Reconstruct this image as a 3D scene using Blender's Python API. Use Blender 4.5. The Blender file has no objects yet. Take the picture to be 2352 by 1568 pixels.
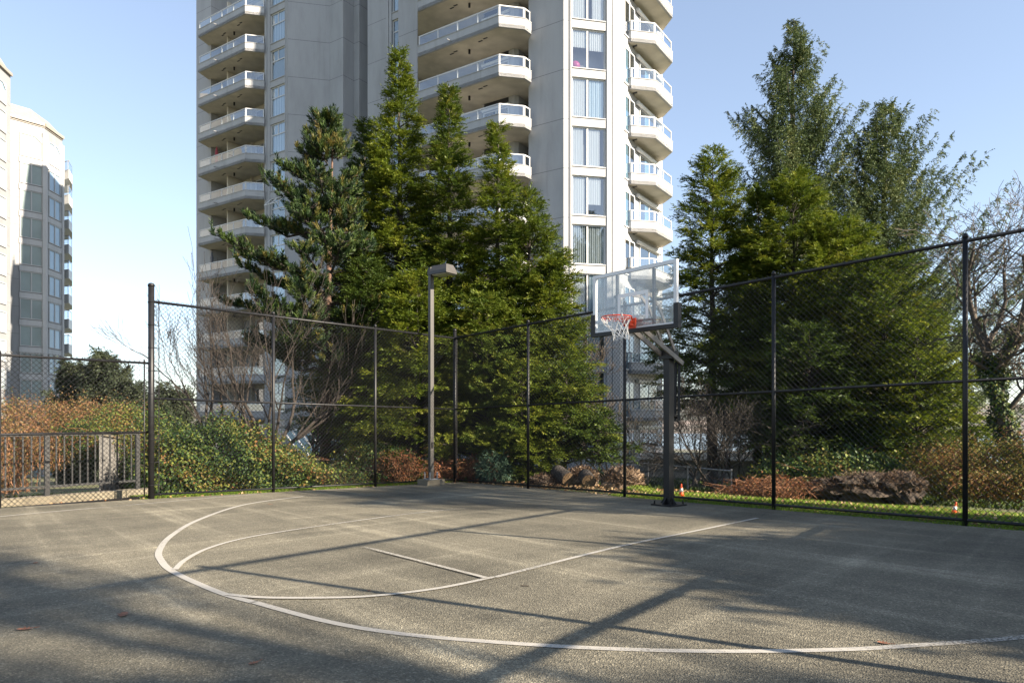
import bpy, math, random
import numpy as np
from mathutils import Vector
R = math.radians
random.seed(7)
SC = bpy.context.scene
COL = SC.collection

# ---------------------------------------------------------------- camera, sky, sun, exposure
F, CX, HOR, CH, SL = 1596.0, 1176.0, 956.0, 1.12, 0.0307
cam = bpy.data.objects.new("camera", bpy.data.cameras.new("camera")); COL.objects.link(cam)
cam.location = (0, 0, CH); cam.rotation_euler = (R(90), 0, 0)
cam.data.sensor_width = 36; cam.data.lens = 36 * F / 2352
cam.data.shift_y = (HOR - 784) / 2352
cam.data.clip_start = 0.05; cam.data.clip_end = 20000
SC.camera = cam
SUN_EL, SUN_AZ = 27.0, 120.3          # azimuth clockwise from +Y
SD = Vector((math.sin(R(SUN_AZ)) * math.cos(R(SUN_EL)), math.cos(R(SUN_AZ)) * math.cos(R(SUN_EL)), math.sin(R(SUN_EL))))
w = bpy.data.worlds.new("World"); SC.world = w; w.use_nodes = True
nt = w.node_tree; bg = nt.nodes["Background"]
sky = nt.nodes.new("ShaderNodeTexSky"); sky.sky_type = 'NISHITA'; sky.sun_disc = False
sky.sun_elevation = R(SUN_EL); sky.sun_rotation = R(SUN_AZ); sky.air_density = 1.0; sky.dust_density = 0.35; sky.ozone_density = 3.2
sky.altitude = 60
hs = nt.nodes.new('ShaderNodeHueSaturation'); hs.inputs['Saturation'].default_value = 0.88; hs.inputs['Hue'].default_value = 0.503; nt.links.new(sky.outputs[0], hs.inputs['Color']); gm_ = nt.nodes.new('ShaderNodeGamma'); gm_.inputs[1].default_value = 0.74; nt.links.new(hs.outputs[0], gm_.inputs[0]); nt.links.new(gm_.outputs[0], bg.inputs[0]); bg.inputs[1].default_value = 0.108
sun = bpy.data.objects.new("sun", bpy.data.lights.new("sun", 'SUN')); COL.objects.link(sun)
sun.data.energy = 5.0; sun.data.angle = R(0.5); sun.data.color = (1.0, 0.87, 0.70)
sun.rotation_euler = SD.to_track_quat('Z', 'Y').to_euler()
SC.view_settings.view_transform = 'Standard'; SC.view_settings.look = 'None'
SC.view_settings.exposure = 1.85; SC.view_settings.gamma = 1
SC.cycles.max_bounces = 8; SC.cycles.transparent_max_bounces = 24; SC.cycles.diffuse_bounces = 3
SC.cycles.sample_clamp_indirect = 6

# ---------------------------------------------------------------- helpers
def G(x, y):
    """court point seen at a pixel of the 2352 px wide photograph"""
    Y = F * CH / (y - HOR - SL * F)
    return Vector(((x - CX) / F * Y, Y, -SL * Y))
def W(x, y, Y): return Vector(((x - CX) / F * Y, Y, CH - (y - HOR) / F * Y))
def gz(x, y): return -SL * max(y, -12)
LF0 = Vector((-6.63, 12.77)); LF1 = Vector((-1.44, 17.5)); LD = (LF1 - LF0).normalized(); LN = Vector((-LD.y, LD.x))
RD = Vector((0.64, -0.768)).normalized(); RN = Vector((-RD.y, RD.x))
RF1 = LF1 + RD * 13.6
def hz(x, y):
    p = Vector((x, y))
    d = max((p - LF0).dot(LN), (p - LF1).dot(RN))
    z = -SL * min(max(y, -12), 22)
    if d > 1.2:
        z -= 0.07 * (min(d, 40) - 1.2)
    if d > 40:
        z -= 0.054 * (d - 40)
    z = max(z, -44.0)
    r = math.hypot(x, y)
    if r > 1500 and y > 0:
        t = min((r - 1500) / 2600, 1.0); t = t * t * (3 - 2 * t)
        a = math.atan2(x, y)
        z = -44 + t * (135 + 26 * math.sin(a * 5 + 1.2) + 14 * math.sin(a * 13 + 2) + 5 * math.sin(a * 41) - 35 * max(0, min(1, -a * 1.5)))
    return z

def new_mat(name): 
    m = bpy.data.materials.new(name); m.use_nodes = True
    return m, m.node_tree, m.node_tree.nodes["Principled BSDF"]
def mat(name, col, rough=0.6, metal=0.0, var=0.0, scale=4.0, bump=0.0, bscale=40.0, spec=0.5, col2=None):
    m, t, b = new_mat(name)
    b.inputs["Base Color"].default_value = (*col, 1); b.inputs["Roughness"].default_value = rough
    b.inputs["Metallic"].default_value = metal; b.inputs["Specular IOR Level"].default_value = spec
    if var > 0 or col2:
        tc = t.nodes.new("ShaderNodeTexCoord"); n = t.nodes.new("ShaderNodeTexNoise"); n.inputs["Scale"].default_value = scale; n.inputs["Detail"].default_value = 6
        r = t.nodes.new("ShaderNodeValToRGB"); r.color_ramp.elements[0].position = 0.32; r.color_ramp.elements[1].position = 0.68
        c2 = col2 or tuple(min(1, c * (1 + var)) for c in col)
        r.color_ramp.elements[0].color = (*[c * (1 - var) for c in col], 1); r.color_ramp.elements[1].color = (*c2, 1)
        t.links.new(tc.outputs["Object"], n.inputs["Vector"]); t.links.new(n.outputs[0], r.inputs[0]); t.links.new(r.outputs[0], b.inputs["Base Color"])
    if bump > 0:
        tc = t.nodes.new("ShaderNodeTexCoord"); n = t.nodes.new("ShaderNodeTexNoise"); n.inputs["Scale"].default_value = bscale; n.inputs["Detail"].default_value = 5
        bp = t.nodes.new("ShaderNodeBump"); bp.inputs["Strength"].default_value = bump; bp.inputs["Distance"].default_value = 0.02
        t.links.new(tc.outputs["Object"], n.inputs["Vector"]); t.links.new(n.outputs[0], bp.inputs["Height"]); t.links.new(bp.outputs[0], b.inputs["Normal"])
    return m
def leaf_mat(name, cols, trans=0.3, rough=0.55, patch=0.0, pscale=1.2):
    """per-leaf colour picked from a ramp by the random face attribute 'rnd'"""
    m, t, b = new_mat(name)
    a = t.nodes.new("ShaderNodeAttribute"); a.attribute_name = "rnd"
    r = t.nodes.new("ShaderNodeValToRGB"); el = r.color_ramp.elements
    while len(el) < len(cols): el.new(0.5)
    for i, c in enumerate(cols): el[i].position = i / (len(cols) - 1); el[i].color = (*c, 1)
    src = a.outputs["Fac"]
    if patch:
        tc = t.nodes.new("ShaderNodeTexCoord"); n = t.nodes.new("ShaderNodeTexNoise"); n.inputs["Scale"].default_value = pscale; n.inputs["Detail"].default_value = 3
        t.links.new(tc.outputs["Object"], n.inputs["Vector"])
        mr = t.nodes.new("ShaderNodeMath"); mr.operation = 'MULTIPLY_ADD'; mr.inputs[1].default_value = patch * 2; mr.inputs[2].default_value = -patch
        t.links.new(n.outputs[0], mr.inputs[0])
        ad = t.nodes.new("ShaderNodeMath"); ad.operation = 'ADD'; ad.use_clamp = True
        t.links.new(src, ad.inputs[0]); t.links.new(mr.outputs[0], ad.inputs[1]); src = ad.outputs[0]
    t.links.new(src, r.inputs[0]); t.links.new(r.outputs[0], b.inputs["Base Color"]); b.inputs["Roughness"].default_value = rough
    b.inputs["Specular IOR Level"].default_value = 0.3
    tr = t.nodes.new("ShaderNodeBsdfTranslucent"); t.links.new(r.outputs[0], tr.inputs[0])
    mx = t.nodes.new("ShaderNodeMixShader"); mx.inputs[0].default_value = trans
    t.links.new(b.outputs[0], mx.inputs[1]); t.links.new(tr.outputs[0], mx.inputs[2]); t.links.new(mx.outputs[0], t.nodes["Material Output"].inputs[0])
    return m
def glass_mat(name, tint=(0.8, 0.87, 0.9), refl=0.2, rough=0.02, dirt=0.0, fres=0.6):
    m, t, b = new_mat(name); t.nodes.remove(b)
    tr = t.nodes.new("ShaderNodeBsdfTransparent"); tr.inputs[0].default_value = (*tint, 1)
    gl = t.nodes.new("ShaderNodeBsdfGlossy"); gl.inputs["Roughness"].default_value = rough; gl.inputs[0].default_value = (0.95, 0.97, 1, 1)
    lw = t.nodes.new("ShaderNodeLayerWeight"); lw.inputs[0].default_value = 0.35
    ma = t.nodes.new("ShaderNodeMath"); ma.operation = 'MULTIPLY_ADD'; ma.inputs[1].default_value = fres; ma.inputs[2].default_value = refl
    t.links.new(lw.outputs["Fresnel"], ma.inputs[0])
    mx = t.nodes.new("ShaderNodeMixShader"); t.links.new(ma.outputs[0], mx.inputs[0]); t.links.new(tr.outputs[0], mx.inputs[1]); t.links.new(gl.outputs[0], mx.inputs[2])
    out = mx
    if dirt:
        df = t.nodes.new("ShaderNodeBsdfDiffuse"); df.inputs[0].default_value = (0.6, 0.6, 0.58, 1)
        tc = t.nodes.new("ShaderNodeTexCoord"); n = t.nodes.new("ShaderNodeTexNoise"); n.inputs["Scale"].default_value = 6; n.inputs["Detail"].default_value = 8
        t.links.new(tc.outputs["Object"], n.inputs["Vector"])
        m2 = t.nodes.new("ShaderNodeMath"); m2.operation = 'MULTIPLY'; m2.inputs[1].default_value = dirt * 2; t.links.new(n.outputs[0], m2.inputs[0])
        x2 = t.nodes.new("ShaderNodeMixShader"); t.links.new(m2.outputs[0], x2.inputs[0]); t.links.new(mx.outputs[0], x2.inputs[1]); t.links.new(df.outputs[0], x2.inputs[2]); out = x2
    t.links.new(out.outputs[0], t.nodes["Material Output"].inputs[0])
    return m

class MB:
    def __init__(s): s.v = []; s.f = []
    def add(s, vs, fs):
        o = len(s.v); s.v.extend([tuple(v) for v in vs]); s.f.extend([tuple(i + o for i in f) for f in fs]); return s
    def prism(s, poly, z0, z1):
        n = len(poly); vs = [(p[0], p[1], z0) for p in poly] + [(p[0], p[1], z1) for p in poly]
        fs = [(i, (i + 1) % n, (i + 1) % n + n, i + n) for i in range(n)] + [tuple(range(n - 1, -1, -1)), tuple(range(n, 2 * n))]
        return s.add(vs, fs)
    def hexa(s, b, t):   # bottom 4, top 4
        return s.add(list(b) + list(t), [(3, 2, 1, 0), (4, 5, 6, 7), (0, 1, 5, 4), (1, 2, 6, 5), (2, 3, 7, 6), (3, 0, 4, 7)])
    def box(s, c, sx, sy, sz, ang=0.0):
        ca, sa = math.cos(ang), math.sin(ang); c = Vector(c)
        q = [(-1, -1), (1, -1), (1, 1), (-1, 1)]
        P = [(c.x + (a * sx * ca - b * sy * sa) / 2, c.y + (a * sx * sa + b * sy * ca) / 2) for a, b in q]
        return s.hexa([(x, y, c.z - sz / 2) for x, y in P], [(x, y, c.z + sz / 2) for x, y in P])
    def tube(s, pts, rad, n=6, cap=True):
        pts = [Vector(p) for p in pts]; m = len(pts)
        if not hasattr(rad, '__len__'): rad = [rad] * m
        vs = []; ref = None
        for i, p in enumerate(pts):
            d = (pts[min(i + 1, m - 1)] - pts[max(i - 1, 0)])
            d = d.normalized() if d.length > 1e-9 else Vector((0, 0, 1))
            if ref is None: ref = Vector((0, 0, 1)) if abs(d.z) < 0.9 else Vector((1, 0, 0))
            a = d.cross(ref).normalized(); b = a.cross(d); ref = b
            for k in range(n):
                th = 2 * math.pi * k / n; vs.append(p + (a * math.cos(th) + b * math.sin(th)) * rad[i])
        fs = [(i * n + k, i * n + (k + 1) % n, (i + 1) * n + (k + 1) % n, (i + 1) * n + k) for i in range(m - 1) for k in range(n)]
        if cap: fs += [tuple(range(n - 1, -1, -1)), tuple(range((m - 1) * n, m * n))]
        return s.add(vs, fs)
    def beam(s, p, q, wd, ht, up=(0, 0, 1)):
        p = Vector(p); q = Vector(q); d = (q - p).normalized(); u = Vector(up)
        if abs(d.dot(u)) > 0.95: u = Vector((1, 0, 0))
        a = d.cross(u).normalized() * wd / 2; b = a.cross(d).normalized() * ht / 2
        return s.hexa([p - a - b, p + a - b, p + a + b, p - a + b], [q - a - b, q + a - b, q + a + b, q - a + b])
    def torus(s, c, ax, ay, r, n=24, k=6):
        c = Vector(c); ax = Vector(ax); ay = Vector(ay); az = ax.cross(ay).normalized(); vs = []; fs = []
        for i in range(n):
            th = 2 * math.pi * i / n; e = ax * math.cos(th) + ay * math.sin(th); en = e.normalized()
            for j in range(k):
                ph = 2 * math.pi * j / k; vs.append(c + e + (en * math.cos(ph) + az * math.sin(ph)) * r)
        for i in range(n):
            for j in range(k): fs.append((i * k + j, ((i + 1) % n) * k + j, ((i + 1) % n) * k + (j + 1) % k, i * k + (j + 1) % k))
        return s.add(vs, fs)
    def lathe(s, c, prof, n=20):
        c = Vector(c); vs = []; m = len(prof)
        for r, z in prof:
            for k in range(n): vs.append(c + Vector((r * math.cos(2 * math.pi * k / n), r * math.sin(2 * math.pi * k / n), z)))
        fs = [(i * n + k, i * n + (k + 1) % n, (i + 1) * n + (k + 1) % n, (i + 1) * n + k) for i in range(m - 1) for k in range(n)]
        fs += [tuple(range(n - 1, -1, -1)), tuple(range((m - 1) * n, m * n))]
        return s.add(vs, fs)
    def mesh(s, name, m):
        me = bpy.data.meshes.new(name); me.from_pydata(s.v, [], s.f)
        if m: me.materials.append(m)
        me.update(); return me
    def build(s, name, m, parent=None, smooth=False, loc=None):
        me = s.mesh(name, m)
        if smooth:
            me.polygons.foreach_set("use_smooth", [True] * len(me.polygons))
        return link(name, me, parent, loc)
def link(name, me, parent=None, loc=None):
    o = bpy.data.objects.new(name, me); COL.objects.link(o)
    if parent: o.parent = parent
    if loc is not None: o.location = loc
    return o
def tag(o, label=None, cat=None, group=None, kind=None):
    if label: o["label"] = label
    if cat: o["category"] = cat
    if group: o["group"] = group
    if kind: o["kind"] = kind
    return o
def thing(name, label, cat, loc=(0, 0, 0), group=None):
    o = bpy.data.objects.new(name, None); COL.objects.link(o); o.location = loc; o.empty_display_size = 0.2
    return tag(o, label, cat, group)
def parented(mb, name, m, t, smooth=False):
    """geometry given in world coordinates, child of thing t"""
    o = mb.build(name, m, t, smooth); o.location = -Vector(t.location) if t.parent is None else Vector((0, 0, 0)); return o

# ---------------------------------------------------------------- materials
M = {}
M['black_metal'] = mat('black_metal', (0.009, 0.009, 0.010), 0.45, 0.0, 0.3, 8, spec=0.35)
M['mesh_wire'] = mat('mesh_wire', (0.014, 0.014, 0.015), 0.35, 0.0, spec=0.5)
M['galv'] = mat('galv', (0.35, 0.35, 0.36), 0.45, 0.6)
M['grey_rail'] = mat('grey_rail', (0.018, 0.018, 0.018), 0.5, 0, 0.15, 9)
M['lamp_paint'] = mat('lamp_paint', (0.052, 0.048, 0.043), 0.5, 0, 0.12, 5)
M['concrete'] = mat('concrete', (0.18, 0.155, 0.11), 0.9, 0, 0.22, 5, 0.4, 60)
M['white_paint'] = mat('white_paint', (0.6, 0.6, 0.59), 0.45)
M['cream_wall'] = mat('cream_wall', (0.5, 0.44, 0.33), 0.8, 0, 0.08, 1)
M['orange'] = mat('orange', (0.75, 0.06, 0.01), 0.4)
M['cone_orange'] = mat('cone_orange', (0.85, 0.11, 0.02), 0.5)
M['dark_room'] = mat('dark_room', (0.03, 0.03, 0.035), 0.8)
M['glass_rail'] = glass_mat('glass_rail', (0.80, 0.88, 0.92), 0.22)
M['glass_window'] = glass_mat('glass_window', (0.90, 0.95, 0.98), 0.18)
M['glass_dark'] = glass_mat('glass_dark', (0.45, 0.55, 0.6), 0.3)
M['board_glass'] = glass_mat('board_glass', (0.90, 0.92, 0.92), 0.02, 0.06, 0.20, 0.10)
M['bark'] = mat('bark', (0.14, 0.10, 0.07), 0.9, 0, 0.35, 14, 0.8, 30)
M['bark_dark'] = mat('bark_dark', (0.04, 0.033, 0.027), 0.9, 0, 0.35, 14, 0.8, 30)
M['bark_red'] = mat('bark_red', (0.11, 0.065, 0.045), 0.9, 0, 0.3, 12, 0.8, 30)
M['twig'] = mat('twig', (0.035, 0.027, 0.021), 0.85, 0, 0.3, 3)
M['twig_light'] = mat('twig_light', (0.07, 0.055, 0.040), 0.85, 0, 0.3, 3)
M['bramble_cane'] = mat('bramble_cane', (0.20, 0.09, 0.04), 0.7, 0, 0.4, 5)
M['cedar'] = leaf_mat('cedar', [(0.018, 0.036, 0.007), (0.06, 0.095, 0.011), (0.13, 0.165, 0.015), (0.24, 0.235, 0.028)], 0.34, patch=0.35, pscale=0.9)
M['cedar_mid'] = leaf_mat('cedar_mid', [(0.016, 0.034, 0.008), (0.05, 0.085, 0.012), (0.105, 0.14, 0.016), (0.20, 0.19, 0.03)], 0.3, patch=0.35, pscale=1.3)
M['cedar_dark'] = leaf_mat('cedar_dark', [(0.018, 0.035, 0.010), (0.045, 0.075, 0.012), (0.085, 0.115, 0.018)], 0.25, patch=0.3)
M['spruce'] = leaf_mat('spruce', [(0.016, 0.032, 0.014), (0.05, 0.08, 0.03), (0.105, 0.14, 0.05), (0.20, 0.195, 0.07)], 0.2, patch=0.3, pscale=0.8)
M['pine'] = leaf_mat('pine', [(0.009, 0.024, 0.010), (0.022, 0.046, 0.013), (0.065, 0.10, 0.02), (0.17, 0.11, 0.03)], 0.2, patch=0.2, pscale=1.5)
M['far_pine'] = leaf_mat('far_pine', [(0.02, 0.035, 0.02), (0.045, 0.06, 0.035), (0.08, 0.09, 0.045)], 0.2)
M['scrub'] = leaf_mat('scrub', [(0.03, 0.045, 0.01), (0.09, 0.11, 0.02), (0.19, 0.17, 0.04), (0.24, 0.11, 0.04), (0.10, 0.05, 0.025)], 0.3, patch=0.3, pscale=1.5)
M['ivy'] = leaf_mat('ivy', [(0.012, 0.030, 0.012), (0.028, 0.062, 0.018), (0.06, 0.105, 0.022), (0.17, 0.19, 0.035), (0.22, 0.10, 0.04)], 0.25, 0.55, patch=0.25, pscale=1.6)
M['bramble'] = leaf_mat('bramble', [(0.04, 0.065, 0.012), (0.12, 0.11, 0.03), (0.19, 0.085, 0.035), (0.26, 0.16, 0.085), (0.09, 0.10, 0.025)], 0.3, patch=0.3, pscale=1.0)
M['rust_leaf'] = leaf_mat('rust_leaf', [(0.11, 0.04, 0.02), (0.24, 0.09, 0.035), (0.07, 0.07, 0.02)], 0.3)
M['fern'] = leaf_mat('fern', [(0.03, 0.07, 0.045), (0.06, 0.11, 0.07), (0.10, 0.15, 0.08)], 0.25)
M['grass'] = leaf_mat('grass', [(0.08, 0.16, 0.015), (0.16, 0.26, 0.02), (0.24, 0.30, 0.04)], 0.35, patch=0.2)
M['litter'] = leaf_mat('litter', [(0.30, 0.16, 0.06), (0.42, 0.30, 0.16), (0.20, 0.09, 0.04)], 0.2)
M['dead'] = leaf_mat('dead', [(0.05, 0.03, 0.018), (0.10, 0.06, 0.035), (0.24, 0.16, 0.10)], 0.1)
M['moss'] = leaf_mat('moss', [(0.08, 0.14, 0.01), (0.18, 0.26, 0.02), (0.28, 0.32, 0.03)], 0.2)

def wall_mat(name, col, seam=True):
    m, t, b = new_mat(name); b.inputs["Roughness"].default_value = 0.75
    geo = t.nodes.new("ShaderNodeNewGeometry"); sx = t.nodes.new("ShaderNodeSeparateXYZ"); t.links.new(geo.outputs["Position"], sx.inputs[0])
    n = t.nodes.new("ShaderNodeTexNoise"); n.inputs["Scale"].default_value = 0.5; n.inputs["Detail"].default_value = 8; n.inputs["Roughness"].default_value = 0.65
    mp = t.nodes.new("ShaderNodeMapping"); mp.inputs["Scale"].default_value = (1.6, 1.6, 0.5); t.links.new(geo.outputs["Position"], mp.inputs[0]); t.links.new(mp.outputs[0], n.inputs["Vector"])
    r = t.nodes.new("ShaderNodeValToRGB"); r.color_ramp.elements[0].position = 0.25; r.color_ramp.elements[1].position = 0.55
    r.color_ramp.elements[0].color = (*[c * 0.80 for c in col], 1); r.color_ramp.elements[1].color = (*col, 1); t.links.new(n.outputs[0], r.inputs[0])
    last = r.outputs[0]
    if seam:
        a = t.nodes.new("ShaderNodeMath"); a.operation = 'SUBTRACT'; a.inputs[1].default_value = 23.62 - 28 * 2.8; t.links.new(sx.outputs[2], a.inputs[0])
        d = t.nodes.new("ShaderNodeMath"); d.operation = 'DIVIDE'; d.inputs[1].default_value = 2.8; t.links.new(a.outputs[0], d.inputs[0])
        fr = t.nodes.new("ShaderNodeMath"); fr.operation = 'FRACT'; t.links.new(d.outputs[0], fr.inputs[0])
        lt = t.nodes.new("ShaderNodeMath"); lt.operation = 'LESS_THAN'; lt.inputs[1].default_value = 0.012; t.links.new(fr.outputs[0], lt.inputs[0])
        mx = t.nodes.new("ShaderNodeMixRGB"); mx.inputs[2].default_value = (*[c * 0.45 for c in col], 1); t.links.new(lt.outputs[0], mx.inputs[0]); t.links.new(last, mx.inputs[1]); last = mx.outputs[0]
    ms = t.nodes.new("ShaderNodeMapping"); ms.inputs["Scale"].default_value = (3.2, 3.2, 0.22); t.links.new(geo.outputs["Position"], ms.inputs[0])
    ns = t.nodes.new("ShaderNodeTexNoise"); ns.inputs["Scale"].default_value = 1.0; ns.inputs["Detail"].default_value = 5; t.links.new(ms.outputs[0], ns.inputs["Vector"])
    rs = t.nodes.new("ShaderNodeValToRGB"); rs.color_ramp.elements[0].position = 0.28; rs.color_ramp.elements[1].position = 0.46; rs.color_ramp.elements[0].color = (0.80, 0.79, 0.76, 1); t.links.new(ns.outputs[0], rs.inputs[0])
    mm = t.nodes.new("ShaderNodeMixRGB"); mm.blend_type = 'MULTIPLY'; mm.inputs[0].default_value = 0.45; t.links.new(last, mm.inputs[1]); t.links.new(rs.outputs[0], mm.inputs[2]); last = mm.outputs[0]
    t.links.new(last, b.inputs["Base Color"])
    n2 = t.nodes.new("ShaderNodeTexNoise"); n2.inputs["Scale"].default_value = 9; t.links.new(geo.outputs["Position"], n2.inputs["Vector"])
    bp = t.nodes.new("ShaderNodeBump"); bp.inputs["Strength"].default_value = 0.15; bp.inputs["Distance"].default_value = 0.03; t.links.new(n2.outputs[0], bp.inputs["Height"]); t.links.new(bp.outputs[0], b.inputs["Normal"])
    return m
M['tower_wall'] = wall_mat('tower_wall', (0.365, 0.368, 0.376))
M['left_wall'] = wall_mat('left_wall', (0.25, 0.255, 0.262))
M['tower_trim'] = wall_mat('tower_trim', (0.385, 0.388, 0.394), False)
M['soffit'] = mat('soffit', (0.52, 0.475, 0.39), 0.85, 0, 0.18, 0.9)

def blind_mat(name, c1, c2, scale, vertical=True):
    m, t, b = new_mat(name); b.inputs["Roughness"].default_value = 0.7
    tc = t.nodes.new("ShaderNodeTexCoord"); wv = t.nodes.new("ShaderNodeTexWave"); wv.inputs["Scale"].default_value = scale; wv.inputs["Distortion"].default_value = 0.6
    wv.bands_direction = 'X' if vertical else 'Z'
    t.links.new(tc.outputs["Object"], wv.inputs["Vector"])
    r = t.nodes.new("ShaderNodeValToRGB"); r.color_ramp.elements[0].color = (*c1, 1); r.color_ramp.elements[1].color = (*c2, 1); t.links.new(wv.outputs[0], r.inputs[0])
    t.links.new(r.outputs[0], b.inputs["Base Color"]); return m
M['blind'] = blind_mat('blind', (0.62, 0.63, 0.63), (0.70, 0.70, 0.69), 2.6)
M['blind_dark'] = blind_mat('blind_dark', (0.08, 0.10, 0.11), (0.62, 0.66, 0.64), 2.6)
M['curtain'] = blind_mat('curtain', (0.38, 0.48, 0.55), (0.62, 0.70, 0.74), 1.3)
M['blind_green'] = mat('blind_green', (0.26, 0.32, 0.31), 0.6, 0, 0.12, 0.8)
# ---------------------------------------------------------------- ground, court, river
def asphalt():
    m, t, b = new_mat('asphalt'); b.inputs["Roughness"].default_value = 0.85; b.inputs["Specular IOR Level"].default_value = 0.3
    geo = t.nodes.new("ShaderNodeNewGeometry"); L = t.links.new
    def noise(scale, det, vec=None, rough=0.6):
        n = t.nodes.new("ShaderNodeTexNoise"); n.inputs["Scale"].default_value = scale; n.inputs["Detail"].default_value = det; n.inputs["Roughness"].default_value = rough
        L(vec or geo.outputs["Position"], n.inputs["Vector"]); return n
    def ramp(src, stops):
        r = t.nodes.new("ShaderNodeValToRGB"); el = r.color_ramp.elements
        while len(el) < len(stops): el.new(0.5)
        for i, (p, c) in enumerate(stops): el[i].position = p; el[i].color = (*c, 1) if hasattr(c, '__len__') else (c, c, c, 1)
        L(src, r.inputs[0]); return r
    def mix(kind, a, c, fac=1.0):
        x = t.nodes.new("ShaderNodeMixRGB"); x.blend_type = kind; x.inputs[0].default_value = fac; L(a, x.inputs[1]); L(c, x.inputs[2]); return x.outputs[0]
    base = ramp(noise(0.5, 6).outputs[0], [(0.32, (0.104, 0.095, 0.071)), (0.5, (0.172, 0.156, 0.115)), (0.68, (0.218, 0.196, 0.143))])
    # long pale wash streaks left by the water running off the court, along the fall of the ground
    mp = t.nodes.new("ShaderNodeMapping"); mp.vector_type = 'TEXTURE'; mp.inputs["Rotation"].default_value = (0, 0, R(-51)); mp.inputs["Scale"].default_value = (7.0, 0.30, 1); L(geo.outputs["Position"], mp.inputs[0])
    mr = t.nodes.new("ShaderNodeMapping"); mr.vector_type = 'TEXTURE'; mr.inputs["Rotation"].default_value = (0, 0, R(49)); mr.inputs["Scale"].default_value = (6.0, 0.34, 1); L(geo.outputs["Position"], mr.inputs[0])
    st = ramp(noise(1.0, 3, mp.outputs[0]).outputs[0], [(0.42, 0.86), (0.56, 0.96), (0.68, 1.32)])
    st2 = ramp(noise(1.0, 3, mr.outputs[0]).outputs[0], [(0.42, 0.88), (0.56, 0.98), (0.70, 1.28)])
    c = mix('MULTIPLY', base.outputs[0], st.outputs[0]); c = mix('MULTIPLY', c, st2.outputs[0])
    # aggregate
    vo = t.nodes.new("ShaderNodeTexVoronoi"); vo.inputs["Scale"].default_value = 105; L(geo.outputs["Position"], vo.inputs["Vector"])
    sp = t.nodes.new("ShaderNodeSeparateColor"); L(vo.outputs["Color"], sp.inputs[0])
    ag = ramp(sp.outputs[0], [(0.0, 0.58), (0.45, 0.9), (0.85, 1.08), (0.975, 1.8)])
    c = mix('MULTIPLY', c, ag.outputs[0], 0.85)
    st3 = ramp(noise(28, 5, None, 0.8).outputs[0], [(0.35, 0.74), (0.62, 1.18)])
    c = mix('MULTIPLY', c, st3.outputs[0], 0.7)
    L(c, b.inputs["Base Color"])
    hb = t.nodes.new("ShaderNodeBump"); hb.inputs["Strength"].default_value = 0.9; hb.inputs["Distance"].default_value = 0.006
    L(vo.outputs["Distance"], hb.inputs["Height"]); L(hb.outputs[0], b.inputs["Normal"])
    return m
M['asphalt'] = asphalt()
def line_paint():
    m, t, b = new_mat('line_paint'); b.inputs["Roughness"].default_value = 0.7; L = t.links.new
    geo = t.nodes.new("ShaderNodeNewGeometry"); n = t.nodes.new("ShaderNodeTexNoise"); n.inputs["Scale"].default_value = 55; n.inputs["Detail"].default_value = 4
    n2 = t.nodes.new("ShaderNodeTexNoise"); n2.inputs["Scale"].default_value = 0.9
    L(geo.outputs["Position"], n.inputs["Vector"]); L(geo.outputs["Position"], n2.inputs["Vector"])
    ad = t.nodes.new("ShaderNodeMath"); ad.operation = 'ADD'; L(n.outputs[0], ad.inputs[0]); L(n2.outputs[0], ad.inputs[1])
    r = t.nodes.new("ShaderNodeValToRGB"); r.color_ramp.elements[0].position = 0.40; r.color_ramp.elements[1].position = 0.80
    at = t.nodes.new("ShaderNodeAttribute"); at.attribute_name = "wear"
    sb = t.nodes.new("ShaderNodeMath"); sb.operation = 'SUBTRACT'; L(ad.outputs[0], sb.inputs[0]); L(at.outputs["Fac"], sb.inputs[1])
    L(sb.outputs[0], r.inputs[0])
    r.color_ramp.elements[0].color = (0, 0, 0, 1); r.color_ramp.elements[1].color = (1, 1, 1, 1); b.inputs['Base Color'].default_value = (0.36, 0.34, 0.30, 1)
    tp = t.nodes.new('ShaderNodeBsdfTransparent'); mx = t.nodes.new('ShaderNodeMixShader'); L(r.outputs[0], mx.inputs[0]); L(tp.outputs[0], mx.inputs[1]); L(b.outputs[0], mx.inputs[2]); L(mx.outputs[0], t.nodes['Material Output'].inputs[0])
    return m
M['line_paint'] = line_paint()
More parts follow.
